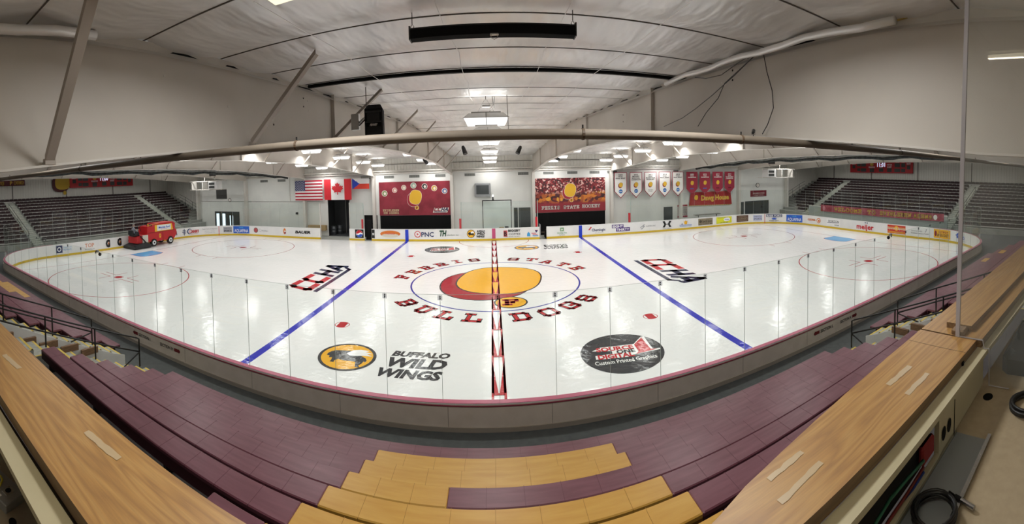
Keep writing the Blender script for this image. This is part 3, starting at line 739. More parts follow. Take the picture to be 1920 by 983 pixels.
# adverts on the boards -------------------------------------------------
INK = {k: mat('ink_' + k, c, .35) for k, c in dict(navy='#1e2c5c', blue='#1f55c0', aqua='#2460c8', red='#c3202c', black='#161616', grey='#6d6f74', lgrey='#a9abb0', orange='#d9762c', purple='#4c2a7c', green='#1c4a34',
      hgreen='#3f8a35', yellow='#dfe02c', gold='#eeb42c', tan='#8b8069', dtan='#4d4636', brown='#5a3d30', cream='#d8d0c0', white='#f2f2f2', maroon='#8a2330', meijer='#c9202c', sky='#3fa0dd', lb='#b9bfdc', redl='#d05a60', pink='#c4507c', deepblue='#1f3fc4').items()}
def advert(key, s0, s1, items, zc=.66):
    """items: shapes in metres about the advert centre, x to the viewer's right"""
    a, b = path(s0, -.016), path(s1, -.016); c = ((a[0] + b[0]) / 2, (a[1] + b[1]) / 2, zc)
    M = frame(c, (b[0] - a[0], b[1] - a[1], 0), (0, 0, 1)); mb = MB(); z = 0.
    for it in items:
        k, z = it[0], z + .0012
        if k == 'r': mb.quad([(it[1], it[2], z), (it[3], it[2], z), (it[3], it[4], z), (it[1], it[4], z)], INK[it[5]], M)
        elif k == 'c': mb.disc((it[1], it[2]), it[3], it[4], z, INK[it[5]], 24, M)
        elif k == 't': mb.text(it[1], it[2], it[3], it[4], INK[it[5]], M, wd=it[6], z=z, bold=it[7] if len(it) > 7 else .02, shear=it[8] if len(it) > 8 else 0)
        elif k == 'p': mb.quad([(x, y, z) for x, y in it[1]], INK[it[2]], M)
    mb.build('advert', SEC[key])
advert('fc', -.15, .15, [('r', -.15, -.46, .15, .42, 'pink')])
advert('fc', -7.92, -7.62, [('r', -.15, -.64, .15, .42, 'deepblue')]); advert('fr', 7.62, 7.92, [('r', -.15, -.64, .15, .42, 'deepblue')])
advert('r', 28.06, 28.1, [('r', -.03, -.64, .03, .42, 'red')]); advert('l', -28.36, -28.32, [('r', -.03, -.64, .03, .42, 'red')])
advert('fc', .86, 2.36, [('r', -.75, -.33, -.42, .22, 'redl'), ('t', 'B', -.58, -.05, .4, 'black', .26, .04), ('t', 'BIGGBY', .2, .2, .2, 'black', 1.08, .04), ('t', 'COFFEE', .22, -.1, .18, 'black', 1.05, 0), ('t', 'CHILL GROUND · BIG RAPIDS', .05, -.33, .07, 'black', 1.3, 0)])
advert('fc', 2.85, 4.0, [('p', [(-.5, -.36), (-.2, -.36), (-.22, -.12), (-.35, .05), (-.48, -.12)], 'sky'), ('r', -.1, -.12, .3, -.06, 'redl'), ('r', 0, -.24, .45, -.18, 'redl'), ('r', 0, -.36, .5, -.29, 'sky'), ('c', .34, .14, .12, .1, 'navy'), ('p', [(.26, .06), (.34, -.06), (.42, .06)], 'navy'), ('r', .22, .16, .46, .2, 'red'), ('r', .24, .2, .44, .27, 'white')])
advert('fr', 5.55, 6.6, [('r', -.17, -.02, .17, .3, 'hgreen'), ('t', 'H', 0, .14, .24, 'white', .2, .03), ('t', 'Holiday Inn', 0, -.16, .14, 'hgreen', .85, .01), ('t', 'Big Rapids', 0, -.34, .08, 'grey', .5, 0)])
advert('fr', 8.5, 10.16, [('p', [(-.85, -.05), (-.6, .25), (-.5, .2), (-.72, -.05)], 'red'), ('t', 'Chemlogix', .14, -.05, .24, 'navy', 1.3, .02, .1), ('t', 'BIG RAPIDS', .2, -.33, .06, 'lgrey', .8, 0)])
advert('fr', 10.74, 12.52, [('r', -.88, .0, .25, .32, 'purple'), ('r', -.48, -.33, .88, .02, 'purple'), ('t', 'EIGHT', -.3, .16, .22, 'white', 1.0, .03), ('t', 'THIRTY', .2, -.16, .22, 'white', 1.25, .03)])
advert('fr', 13.48, 15.2, [('p', [(-.8, -.1), (-.35, .22), (-.3, .17), (-.75, -.15)], 'lgrey'), ('p', [(-.75, -.25), (-.3, .05), (-.28, 0), (-.6, -.28)], 'lgrey'), ('c', -.45, .02, .1, .1, 'lgrey'), ('t', 'AUSTIN INC', .32, .0, .13, 'grey', 1.0, 0)])
UA = [(-.48, .36), (-.3, .36), (-.22, .24), (-.2, .1), (.2, .1), (.22, .24), (.3, .36), (.48, .36), (.4, .14), (.3, 0), (.4, -.12), (.48, -.3), (.3, -.3), (.22, -.18), (.2, -.05), (-.2, -.05), (-.22, -.18), (-.3, -.3), (-.48, -.3), (-.4, -.12), (-.3, 0), (-.4, .14)]
advert('fr', 15.88, 16.88, [('p', [(-.48, .33), (-.25, .36), (-.12, .12), (-.12, -.02), (-.25, -.26), (-.48, -.24), (-.3, .04)], 'black'), ('p', [(.48, .33), (.3, .04), (.48, -.24), (.25, -.26), (.12, -.02), (.12, .12), (.25, .36)], 'black'), ('r', -.2, .02, .2, .09, 'black'), ('t', 'UNDER ARMOUR', 0, -.37, .07, 'grey', .95, .01)])
advert('fr', 17.7, 19.22, [('c', 0, .05, .17, .17, 'gold'), ('p', [(-.3, .25), (-.1, .14), (-.14, .1)], 'gold'), ('p', [(.3, .28), (.14, .1), (.1, .14)], 'gold'), ('p', [(-.03, .22), (0, .38), (.03, .22)], 'gold'), ('r', -.7, -.24, .7, -.12, 'lb'), ('t', 'MORNING SUN', 0, -.3, .1, 'sky', 1.3, 0), ('p', [(-.5, -.1), (-.42, .04), (-.34, -.1)], 'navy')])
advert('fr', 19.92, 21.66, [('r', -.87, -.34, .87, .34, 'tan'), ('c', -.6, .04, .16, .16, 'dtan'), ('t', 'Sawmill Saloon', .18, .06, .3, 'dtan', 1.15, .03), ('t', 'BIG RAPIDS, MI', 0, -.24, .14, 'dtan', 1.5, .01)])
advert('fr', 22.12, 24.1, [('r', -.98, -.34, .98, .34, 'yellow'), ('c', .35, .05, .42, .2, 'white'), ('t', 'Schuberg', .35, .05, .16, 'blue', .6, .01), ('t', 'INSURANCE AGENCY', -.15, .26, .1, 'grey', 1.3, 0), ('t', '231-796-5881', 0, -.25, .12, 'dtan', 1.0, .01)])
advert('fr', 24.74, 26.18, [('r', -.72, -.34, .72, .34, 'brown'), ('t', "CORNER'S", .05, .0, .26, 'tan', 1.15, .02), ('r', -.6, -.26, .6, -.2, 'tan'), ('r', -.5, .22, .5, .27, 'tan')])
advert('fr', 26.74, 27.8, [('r', -.5, -.3, .5, .3, 'lb'), ('t', 'DAKOTA', 0, .16, .17, 'grey', .85, .02), ('t', 'SPORTS', 0, -.1, .2, 'grey', .9, .03)])
advert('r', 28.2, 30.06, [('r', -.9, .1, .9, .38, 'navy'), ('t', 'BABB FORD', 0, .24, .2, 'white', 1.65, .02), ('c', 0, -.1, .28, .12, 'blue'), ('c', 0, -.1, .24, .09, 'white'), ('c', 0, -.1, .22, .08, 'blue'), ('t', 'REED CITY', 0, -.33, .1, 'black', 1.1, .02)])
for k_, a_, b_ in (('r', 30.48, 32.46), ('fl', -26.74, -24.76)):
    advert(k_, a_, b_, [('r', -.95, -.38, .95, .38, 'aqua'), ('t', 'AQUAFINA', 0, -.1, .36, 'white', 1.65, .01), ('p', [(-.3, .2), (-.12, .3), (0, .24), (.12, .32), (.3, .2)], 'sky')])
advert('r', 32.94, 35.02, [('t', 'OZONA', -.3, .02, .2, 'orange', 1.1, .04), ('c', .68, 0, .27, .27, 'orange'), ('c', .68, 0, .19, .19, 'white'), ('c', .7, -.02, .12, .12, 'orange')])
advert('r', 35.76, 37.54, [('r', -.9, -.36, .9, .36, 'white'), ('t', 'HORIZON', .05, .1, .26, 'grey', 1.4, .02), ('p', [(-.8, -.05), (.7, .0), (.7, -.03), (-.8, -.1)], 'navy'), ('t', 'BANK', .5, -.24, .13, 'grey', .6, .02)])
advert('r', 39.5, 41.75, [('t', 'meijer', 0, -.02, .5, 'meijer', 2.0, .03), ('c', .03, .36, .07, .06, 'navy'), ('c', .25, .36, .07, .06, 'navy')], .62)
advert('r', 43.16, 45.08, [('r', -.95, -.38, .95, .38, 'orange'), ('r', -.95, .24, .95, .34, 'red'), ('r', -.95, -.16, .95, -.04, 'red'), ('c', 0, .1, .22, .22, 'gold'), ('t', 'Sports & Sportz', 0, .1, .2, 'cream', 1.85, .03), ('t', 'SPORTING GOODS', 0, -.26, .12, 'gold', 1.5, .01)])
advert('r', 45.52, 47.5, [('t', 'Spectrum Health', -.3, .06, .13, 'grey', 1.1, .0), ('t', 'Rehabilitation and Sports Medicine', 0, -.14, .11, 'black', 1.75, .0), ('p', [(.5, .0), (.62, .18), (.58, .26), (.72, .3), (.66, .12), (.56, -.02)], 'lgrey')])
advert('r', 47.88, 49.6, [('r', -.85, -.38, .85, .38, 'gold'), ('t', 'GYPSY', .15, .16, .2, 'maroon', 1.0, .02), ('t', '$9 BUCKET', .1, -.1, .24, 'brown', 1.2, .03), ('c', -.65, 0, .12, .25, 'maroon')])
advert('r', 50.1, 51.9, [('p', [(-.8, .1), (-.4, .36), (.1, .26), (.1, .2), (-.3, .24), (-.6, .02)], 'blue'), ('t', 'MERAD', -.1, -.02, .26, 'blue', 1.1, .03), ('t', 'BUILDERS', .1, -.28, .1, 'lgrey', 1.0, 0)])
def bison_ad(key, s):
    M = frame((s, HY - .018, .66), (1, 0, 0), (0, 0, 1)); mb = MB(); bison(mb, M, .36, 0, INK['gold'], INK['black'], INK['white'], True, .0015); mb.build('advert', SEC[key])
bison_ad('fc', -2.0)
advert('fc', -4.8, -3.1, [('t', 'TH', -.6, .08, .5, 'green', .62, .05, .15), ('t', 'plumbers inc', .32, -.08, .13, 'green', 1.05, .0, .1)])
advert('fc', -7.08, -5.28, [('c', -.6, 0, .3, .3, 'redl'), ('c', -.6, 0, .22, .22, 'white'), ('p', [(-.68, -.12), (-.48, 0), (-.68, .14)], 'redl'), ('t', 'PNC', .3, -.01, .42, 'navy', 1.12, .02)])
advert('fc', -10.3, -8.35, [('c', 0, .02, .95, .3, 'orange'), ('c', 0, -.12, .8, .16, 'cream'), ('t', 'THE ROCK', 0, .05, .18, 'red', .9, .02)])
advert('fc', -11.08, -10.8, [('r', -.14, -.4, .14, .4, 'black'), ('t', 'SE', 0, 0, .2, 'white', .2, .02)])
advert('fm', -12.75, -11.85, [('r', -.42, -.4, .42, .4, 'black'), ('c', 0, 0, .34, .34, 'white'), ('p', [(-.34, .0), (-.27, .2), (-.1, .33), (.1, .33), (.27, .2), (.33, .06), (.1, .12), (-.12, .02)], 'red'), ('p', [(-.33, -.06), (-.24, -.24), (-.08, -.33), (.1, -.33), (.27, -.2), (.33, -.08), (.12, -.02), (-.1, -.14)], 'blue')])
advert('fl', -19.3, -17.2, [('t', 'BAUER', 0, 0, .26, 'black', 1.75, .05, .25)])
advert('fl', -20.6, -20.1, [('c', 0, .02, .16, .3, 'orange'), ('c', .04, -.05, .09, .16, 'white'), ('c', .05, -.14, .1, .1, 'maroon')])
advert('fl', -24.2, -22.1, [('c', -.78, 0, .27, .27, 'brown'), ('c', -.78, 0, .2, .2, 'redl'), ('t', 'D', -.78, 0, .2, 'brown', .15, .03), ('c', -.22, .0, .14, .16, 'lgrey'), ('c', -.22, .0, .11, .13, 'white'), ('t', 'Phillips', .4, -.02, .14, 'lgrey', .8, 0)])
advert('fl', -27.85, -26.85, [('r', -.48, -.3, .48, .3, 'lgrey'), ('t', 'DAKOTA', 0, .14, .17, 'grey', .85, .02), ('t', 'SPORTS', 0, -.12, .2, 'black', .88, .03)])
advert('l', -30.3, -28.45, [('t', 'Team Sales & Apparel', 0, .16, .12, 'grey', 1.7, 0), ('t', 'Big Rapids · Michigan', 0, -.08, .08, 'lgrey', 1.1, 0), ('t', 'www.teamsales.com', 0, -.26, .08, 'lgrey', 1.1, 0)])
advert('l', -31.96, -30.58, [('c', -.42, .02, .28, .3, 'navy'), ('c', -.38, .02, .2, .22, 'white'), ('t', "CORNER'S", .1, .0, .3, 'red', 1.15, .04), ('t', 'BREWERY', .15, -.28, .08, 'redl', .8, 0)])
advert('l', -32.62, -32.05, [('r', -.04, -.35, .04, .35, 'navy'), ('r', -.25, -.04, .25, .04, 'navy'), ('r', -.2, -.2, .2, -.14, 'navy'), ('r', -.2, .14, .2, .2, 'navy')])
advert('l', -34.6, -33.2, [('t', 'CCHA', 0, 0, .42, 'navy', 1.3, .05, .2)])
for a_ in (-39.5, -40.8, -42.1): advert('l', a_ - .33, a_ + .33, [('t', 'G', 0, 0, .62, 'black', .5, .09), ('p', [(.05, -.2), (.16, .02), (.08, .02), (.12, .2), (-.02, -.04), (.06, -.04)], 'orange')])
advert('l', -44.7, -43.5, [('t', 'TOP', 0, .05, .36, 'orange', .95, .0), ('t', 'BIG RAPIDS MI', 0, -.3, .08, 'grey', 1.0, 0)])
advert('l', -47.5, -46.0, [('r', -.72, -.32, -.1, .32, 'navy'), ('c', -.41, 0, .2, .2, 'white'), ('c', -.41, 0, .12, .12, 'navy'), ('t', 'Urgent Care', .4, .14, .12, 'sky', .85, 0), ('t', 'Big Rapids', .4, -.06, .12, 'sky', .8, 0)])

# ------------------------------------------------------------------ glass on the boards
def make_pane(h, w_, m, clip=True):
    mb = MB(); mb.box((-w_ / 2 + .004, -.006, 0), (w_ / 2 - .004, .006, h), m)
    p_ = mb.build('safety_glass', label='clear tempered glass panel', cat='glass panel', at=(0, 0, 0))
    mb = MB(); mb.box((-w_ / 2 + .0035, -.0065, 0), (-w_ / 2 - .0035, .0065, h), GEDGE); mb.box((-w_ / 2, -.006, h), (w_ / 2, .006, h + .004), GEDGE); mb.build('edge', p_)
    if clip:
        mb = MB(); mb.box((-w_ / 2 - .05, -.012, h - .12), (-w_ / 2 + .05, -.008, h - .01), glass_mat('clip_plastic', (.75, .75, .77)))
        for z in (h - .085, h - .045): mb.tube((-w_ / 2, -.02, z), (-w_ / 2, .01, z), .014, BLACK, 8)
        mb.build('clip', p_)
    return p_
def glass_run(s0, s1, h, label, group, clip=True, m=None, pw=1.225):
    n = max(1, round((s1 - s0) / pw)); w_ = (s1 - s0) / n; base = make_pane(h, w_, m or GLASS, clip)
    for i in range(n):
        o = base if i == 0 else copy_tree(base)
        s = s0 + (i + .5) * w_; a, b = path(s - w_ / 2, .05), path(s + w_ / 2, .05)
        o.location = ((a[0] + b[0]) / 2, (a[1] + b[1]) / 2, BH + .02); o.rotation_euler = (0, 0, math.atan2(b[1] - a[1], b[0] - a[0]) + (PI if s0 >= S4 - .01 or s1 <= -S4 + .01 else 0))
        o['label'] = label; o['group'] = group
    return n
NG = 2.30
glass_run(-S5, -S4, NG, 'clear glass panel in the row along the near boards, left half', 'clear glass panels along the near boards, left half', pw=1.245)
glass_run(S4, S5, NG, 'clear glass panel in the row along the near boards, right half', 'clear glass panels along the near boards, right half', pw=1.245)
glass_run(-S4, -S3, NG, 'curved corner glass panel at the near left corner of the rink', 'glass panels of the near left corner')
glass_run(S3, S4, NG, 'curved corner glass panel at the near right corner of the rink', 'glass panels of the near right corner')
glass_run(-S3, -S2, 2.9, 'tall glass panel behind the left goal line, in front of the end stand', 'glass panels across the left end')
glass_run(S2, S3, 2.9, 'tall glass panel behind the right goal line, in front of the end stand', 'glass panels across the right end')
glass_run(-S2, -S1, 2.7, 'curved corner glass panel at the far left corner of the rink', 'glass panels of the far left corner', False)
glass_run(S1, S2, 2.7, 'curved corner glass panel at the far right corner of the rink', 'glass panels of the far right corner', False)
glass_run(-S1, -16.4, 2.45, 'glass panel on the far boards left of the machine gate', 'glass panels on the far boards, left', False)
glass_run(-13.25, -11.85, 2.45, 'green tinted glass panel between the machine gate and the black door', 'green glass panels by the machine gate', False, GLASSG, .7)
glass_run(12.2, S1, 2.6, 'glass panel on the far boards right of the benches', 'glass panels on the far boards, right', False)
glass_run(-2.9, 3.4, 2.35, 'glass panel in front of the far timekeeper box', 'glass panels of the timekeeper box', False, GLASSG, 1.05)

# ================================================================== NEAR STAND
R0Y, R0Z, RUN, RISE, SD = -14.08, .88, .685, .318, .325
def bench_row(k, x0, x1, tiles, label, cat='bench', grp=None):
    """tiles: list of (xa, xb, 'm' or 'g')"""
    y1 = R0Y - RUN * k; y0 = y1 - SD; z = R0Z + RISE * k
    t = thing('bench_row', label, cat, ((x0 + x1) / 2, y1, z - .4), grp)
    for xa, xb, c in tiles:
        m, sm, md = (MAROON, SEAM, MAROOND) if c == 'm' else (GOLD, SEAMG, GOLDD)
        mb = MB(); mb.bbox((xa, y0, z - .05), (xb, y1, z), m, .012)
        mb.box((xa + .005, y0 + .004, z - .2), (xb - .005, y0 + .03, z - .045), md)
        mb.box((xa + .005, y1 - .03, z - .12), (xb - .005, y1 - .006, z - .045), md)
        n = max(1, round((xb - xa) / .486)); w_ = (xb - xa) / n
        for i in range(1, n): mb.box((xa + i * w_ - .0022, y0 - .001, z - .04), (xa + i * w_ + .0022, y1 + .001, z + .0012), sm)
        mb.build('seat_board', t, label='gold seat board' if c == 'g' else ('dark maroon seat board' if len(tiles) > 1 else None))
    mb = MB(); x = x0 + .3
    while x < x1:
        mb.box((x - .025, y0 + .05, z - .42), (x + .025, y1 - .05, z - .05), BLACKP); x += 1.8
    pieces(mb, 'bracket', t)
XL, XR = -7.9, 8.1
G0, G1 = -2.12, 1.9
NR = 7
for k in range(NR):
    if k in (1, 2, 4, 5, 6): tl = [(XL, G0, 'm'), (G0, G1, 'g'), (G1, XR, 'm')]
    elif k == 3: tl = [(XL, G0, 'm'), (G0, -.72, 'g'), (-.72, XR, 'm')]
    else: tl = [(XL, XR, 'm')]
    if k == 6: tl = [(-2.75, G0, 'm'), (G0, G1, 'g'), (G1, XR, 'm')]
    bench_row(k, tl[0][0], XR, tl, '%s bench of the middle section, %s row up from the walkway' % ('maroon and gold' if len(tl) > 1 else 'all maroon', ORD[k]), grp='long benches of the middle section')
for s_, lb in ((-1, 'left'), (1, 'right')):
    for k in range(8):
        a, b = 10.35, 23.5
        if k in (1, 2) and s_ < 0: tl = [(a, 16.2, 'm'), (16.2, 19.4, 'g'), (19.4, b, 'm')]
        elif k in (1, 2): tl = [(a, 18.8 + k, 'm'), (18.8 + k, 19.7 + k, 'g'), (19.7 + k, b, 'm')]
        else: tl = [(a, b, 'm')]
        tl = [(min(s_ * p, s_ * q), max(s_ * p, s_ * q), c) for p, q, c in tl]
        bench_row(k, min(s_ * a, s_ * b), max(s_ * a, s_ * b), tl, 'maroon bench of the %s wing, %s row up from the walkway' % (lb, ORD[k]), grp='long benches of the %s wing' % lb)
        mb = MB()   # open trapezoid end of the seat channel
# stepped decks
def deckz(k): return R0Z + RISE * k - .40
mb = MB(); DECK = noisy('deck_grey', '#4e4a4a', '#585454', scale=4, rough=.8)
for k in range(9):
    y1 = R0Y - RUN * k + .18; y0 = y1 - RUN
    if k == 0: y1 = R0Y - .02
    for xa, xb in ((XL - .02, XR + .02), (-24.2, -10.3), (10.3, 24.2)):
        mb.box((xa, y0 if k < 8 else -20.3, PZ), (xb, y1, max(deckz(k), PZ + .01)), DECK)
mb.build('floor_tier', kind='structure')
# aisle stairs, lower flight (next to the middle section) and upper flight (next to the wing)
def flight(name, label, xa, xb, zoff, y_first, nstep, open_=None):
    t = thing(name, label, 'stairs', ((xa + xb) / 2, y_first, PZ)); run = RUN / 2; rise = RISE / 2
    mb = MB(); nb = MB(); XA, XB = xa, xb
    for i in range(nstep):
        y1 = y_first - run * i; y0 = y1 - run; z = PZ + .02 + zoff + rise * (i + 1) - .02
        if i == nstep - 1: y0 = -20.3
        xa, xb = XA, XB
        if open_ and i < open_: xa, xb = (XA, 8.92) if XA > 0 else (-8.92, XB)
        mb.box((xa, y0, PZ), (xb, y1, z), TREAD)
        nb.box((xa, y1 - .05, z), (xb, y1 + .002, z + .003), NOSE); nb.box((xa, y1, z - .035), (xb, y1 + .003, z), NOSE)
        nb.box((xa if xa > 0 else xb - .05, y0, z), (xa + .05 if xa > 0 else xb, y1, z + .003), NOSE)
    mb.build('tread', t); nb.build('yellow_nosing', t, label='yellow painted step edges')
    return t
for s_, lb in ((-1, 'left'), (1, 'right')):
    a0, a1 = sorted((s_ * 8.12, s_ * 8.98)); b0, b1 = sorted((s_ * 9.62, s_ * 10.36))
    flight('aisle_stairs', 'grey aisle steps with yellow edges beside the middle section, on its %s' % lb, a0, a1, -.02, -14.15, 16)
    flight('aisle_stairs', 'upper flight of yellow edged steps beside the %s wing benches' % lb, b0, b1, .28, -14.55, 15)
    # panelled side wall with planks, between the flights
    t = thing('stair_side_wall', 'white panelled wall with stepped brown planks between the %s aisle flights' % lb, 'wall panel', (s_ * 9.6, -16.5, PZ))
    mb = MB(); run = RUN / 2; pts = [(-20.2, PZ)] + [(-14.5, PZ)]
    up = [(-14.5, PZ + .42)]
    for i in range(15): up += [(-14.55 - run * (i + 1), PZ + .30 + RISE / 2 * (i + 1) + .0)]
    prof = [(-14.45, PZ), (-14.45, PZ + .4)] + [(y, z + .12) for y, z in up[1:]] + [(-20.2, PZ)]
    v = [(s_ * 9.585, y, z) for y, z in prof] + [(s_ * 9.615, y, z) for y, z in prof]; n_ = len(prof)
    mb.add(v, [tuple(range(n_)), tuple(range(2 * n_ - 1, n_ - 1, -1))] + [(i, (i + 1) % n_, n_ + (i + 1) % n_, n_ + i) for i in range(n_)], PANEL)
    mb.build('panel', t)
    for k in range(6):
        y = -15.42 - .62 * k; z = 1.36 + .225 * k - (.0 if k < 3 else .02)
        mb = MB(); mb.bbox((s_ * 9.57, y - .53, z - .09), (s_ * 9.50, y, z + .09), PLANKW, .006)
        mb.build('plank', t, label='brown wooden plank')
    # dark stair opening at the foot with its yellow kerb
    mb = MB(); mb.box((s_ * 9.0, -20.2, PZ), (s_ * 9.58, -14.42, PZ + .012), BLACK); mb.box((s_ * 9.0, -14.42, PZ), (s_ * 9.62, -14.36, PZ + .06), NOSE)
    mb.build('stair_opening', label='dark sunken stairwell with a yellow kerb beside the %s aisle handrail' % lb, cat='opening')
    # railings
    def rail(label, X, top, posts, mids, braces, r=.022):
        t = thing('handrail', label, 'railing', (X, top[0][0], PZ))
        mb = MB(); mb.pipe([(X, y, z) for y, z in top], r, BLACKP, 8); mb.build('top_rail', t, smooth=True)
        mb = MB(); mb.pipe([(X, y, z) for y, z in mids], r, BLACKP, 8); mb.build('mid_rail', t, smooth=True)
        for (y, zb, zt) in posts:
            mb = MB(); mb.tube((X, y, zb), (X, y, zt), r, BLACKP, 8); mb.box((X - .06, y - .06, zb), (X + .06, y + .06, zb + .012), BLACKP); mb.build('post', t, smooth=False)
        for (ya, za, yb, zb) in braces:
            mb = MB(); mb.tube((X, ya, za), (X, yb, zb), r * .9, BLACKP, 8); mb.build('brace', t)
    X = s_ * 8.85
    rail('black pipe handrail in the %s aisle beside the middle section' % lb, X, [(-14.46, .82), (-14.46, 1.60), (-14.56, 1.66), (-15.9, 2.24), (-17.3, 2.82), (-18.7, 3.38), (-19.9, 3.86)],
         [(-15.9, 1.37, 2.24), (-17.3, 1.98, 2.82), (-18.7, 2.64, 3.38)], [(-14.46, 1.24), (-15.9, 1.86), (-17.3, 2.44), (-18.7, 3.0), (-19.9, 3.5)], [(-14.46, 1.22, -15.05, .95)])
    X = s_ * 9.86
    rail('black pipe handrail in the %s aisle beside the wing benches' % lb, X, [(-15.4, 1.36), (-15.4, 2.10), (-15.5, 2.16), (-16.65, 2.68), (-18.1, 3.25), (-19.6, 3.84)],
         [(-16.65, 1.86, 2.68), (-18.05, 2.52, 3.24)], [(-15.4, 1.74), (-16.65, 2.29), (-18.1, 2.86), (-19.6, 3.45)], [(-15.42, 1.72, -16.1, 1.6)])
# ================================================================== END STANDS
def end_row(i, s_, ya, yb, label, grp, gold=None):
    x = s_ * (41.2 - .635 * i); z = 4.95 - .29 * i
    t = thing('stadium_bench', label, 'bench', (x, (ya + yb) / 2, z - .45), grp)
    n = max(1, round((yb - ya) / .5)); w_ = (yb - ya) / n
    mb = MB(); gb = MB()
    for j in range(n):
        y0 = ya + j * w_; m = ENDSEAT; tb = mb
        x0 = x; xi = x - s_ * .32
        # moulded seat: pan and low back with a dip between neighbours
        tb.bbox((min(x0, xi), y0 + .008, z - .3), (max(x0, xi), y0 + w_ - .008, z - .2), m, .02)
        P = [(y0 + .006, z - .26), (y0 + w_ - .006, z - .26), (y0 + w_ - .012, z - .03), (y0 + w_ * .8, z), (y0 + w_ * .2, z), (y0 + .012, z - .03)]
        v = [(x, y, zz) for y, zz in P] + [(x + s_ * .04, y, zz) for y, zz in P]
        tb.add(v, [tuple(range(6)), tuple(range(11, 5, -1))] + [(a, (a + 1) % 6, 6 + (a + 1) % 6, 6 + a) for a in range(6)], m)
    mb.build('seat_shell', t)
    mb = MB(); mb.box((x - s_ * .36, ya, z - .345), (x - s_ * .32, yb, z - .265), mat('seat_rail_grey', '#bdbdb8', .5)); mb.build('front_rail', t)
    return t
for s_, lb in ((-1, 'left'), (1, 'right')):
    blocks = [('far', 10.9, 15.6), ('middle', -6.6, 9.7), ('near', -14.6, -7.9)]
    for i in range(13):
        for bn, ya, yb in blocks:
            if i == 0:
                if bn != 'middle': continue
                ya, yb = -14.6, 15.9
            if bn == 'far' and i > 8: yb = 15.6 - (i - 8) * .8
            if bn == 'far' and yb - ya < 1: continue
            if s_ == 1 and i > 10 and bn == 'middle': continue
            nm = 'dark maroon seat row, %s from the top, %s block of the %s end stand' % (ORD[i], bn, lb) if i else 'dark maroon top row running the whole width of the %s end stand' % lb
            end_row(i, s_, ya, yb, nm, 'seat rows of the %s end stand' % lb)
    mb = MB()
    for i in range(13):
        x1 = 41.2 - .635 * i + .30; x0 = x1 - .635; z = 4.95 - .29 * i - .48
        if i == 0: x1 = 41.95
        mb.box((s_ * x0, -15.2, 0), (s_ * x1, 16.9 if i < 9 else 16.4, z), CONC)
    mb.build('floor_tier', kind='structure')
    mb = MB(); SR = mat('tier_edge', '#b4b6b0', .6)
    for i in range(13):
        x0 = 41.2 - .635 * i + .30 - .635; z = 4.95 - .29 * i - .48
        mb.box((s_ * (x0 - .01), -15.2, z - .03), (s_ * (x0 + .05), 16.0, z + .012), SR)
    mb.build('trim_1' if s_ < 0 else 'trim_2', kind='structure')
    # aisle steps
    for an, yc in (('far', 10.3), ('near', -7.25)):
        t = thing('aisle_stairs', 'pale concrete steps in the %s aisle of the %s end stand' % (an, lb), 'stairs', (s_ * 37, yc, 0)); mb = MB()
        for i in range(26):
            x1 = 41.0 - .3175 * i; z = 4.95 - .145 * i - .40
            if z > .1: mb.box((s_ * x1, yc - .5, z - .3), (s_ * (x1 - .33), yc + .5, z), TREAD)
        mb.build('tread', t)
        mb = MB()
        for i in range(0, 26, 1):
            x1 = 41.0 - .3175 * i - .33; z = 4.95 - .145 * i - .40
            if z > .1: mb.box((s_ * x1, yc - .5, z - .03), (s_ * (x1 + .03), yc + .5, z + .004), mat('step_edge_grey', '#7d7f7a', .6))
        mb.build('step_edge', t)
    # rails of the aisles
    for an, yc, xs_ in (('far', 10.85, (39, 36.4, 33.6)), ('near', -7.9, (39, 36.4, 33.6))):
        t = thing('handrail', 'thin dark handrail along the %s aisle of the %s end stand' % (an, lb), 'railing', (s_ * 36, yc, 1)); zz = lambda X: 4.95 - .457 * (41.2 - X) - .35
        mb = MB(); mb.pipe([(s_ * 39, yc, zz(39) + .9), (s_ * 36.4, yc, zz(36.4) + .9), (s_ * 33.6, yc, zz(33.6) + .9), (s_ * 33.4, yc, zz(33.6) + .7)], .022, BLACKP, 6); mb.build('top_rail', t)
        mb = MB(); mb.pipe([(s_ * 39, yc, zz(39) + .5), (s_ * 33.6, yc, zz(33.6) + .5)], .018, BLACKP, 6); mb.build('mid_rail', t)
        for X in xs_:
            mb = MB(); mb.tube((s_ * X, yc, zz(X)), (s_ * X, yc, zz(X) + .9), .022, BLACKP, 6); mb.build('post', t)
    # side railing at the far edge of the stand
    t = thing('handrail', 'dark railing closing the far side of the %s end stand' % lb, 'railing', (s_ * 36, 16, 1))
    for j, (X, z) in enumerate(((37.5, 3.0), (36.2, 2.4), (34.8, 1.8), (33.2, .4))):
        mb = MB(); mb.tube((s_ * X, 16.0, max(z - .6, 0)), (s_ * X, 16.0, z + 1.1), .025, BLACKP, 6); mb.build('post', t)
    for dz in (1.08, .7, .3):
        mb = MB(); mb.pipe([(s_ * 38.6, 16.0, 3.4 + dz), (s_ * 37.5, 16.0, 3.0 + dz), (s_ * 36.2, 16.0, 2.4 + dz), (s_ * 34.8, 16.0, 1.8 + dz), (s_ * 33.2, 16.0, .6 + dz)], .02, BLACKP, 6); mb.build('rail', t)
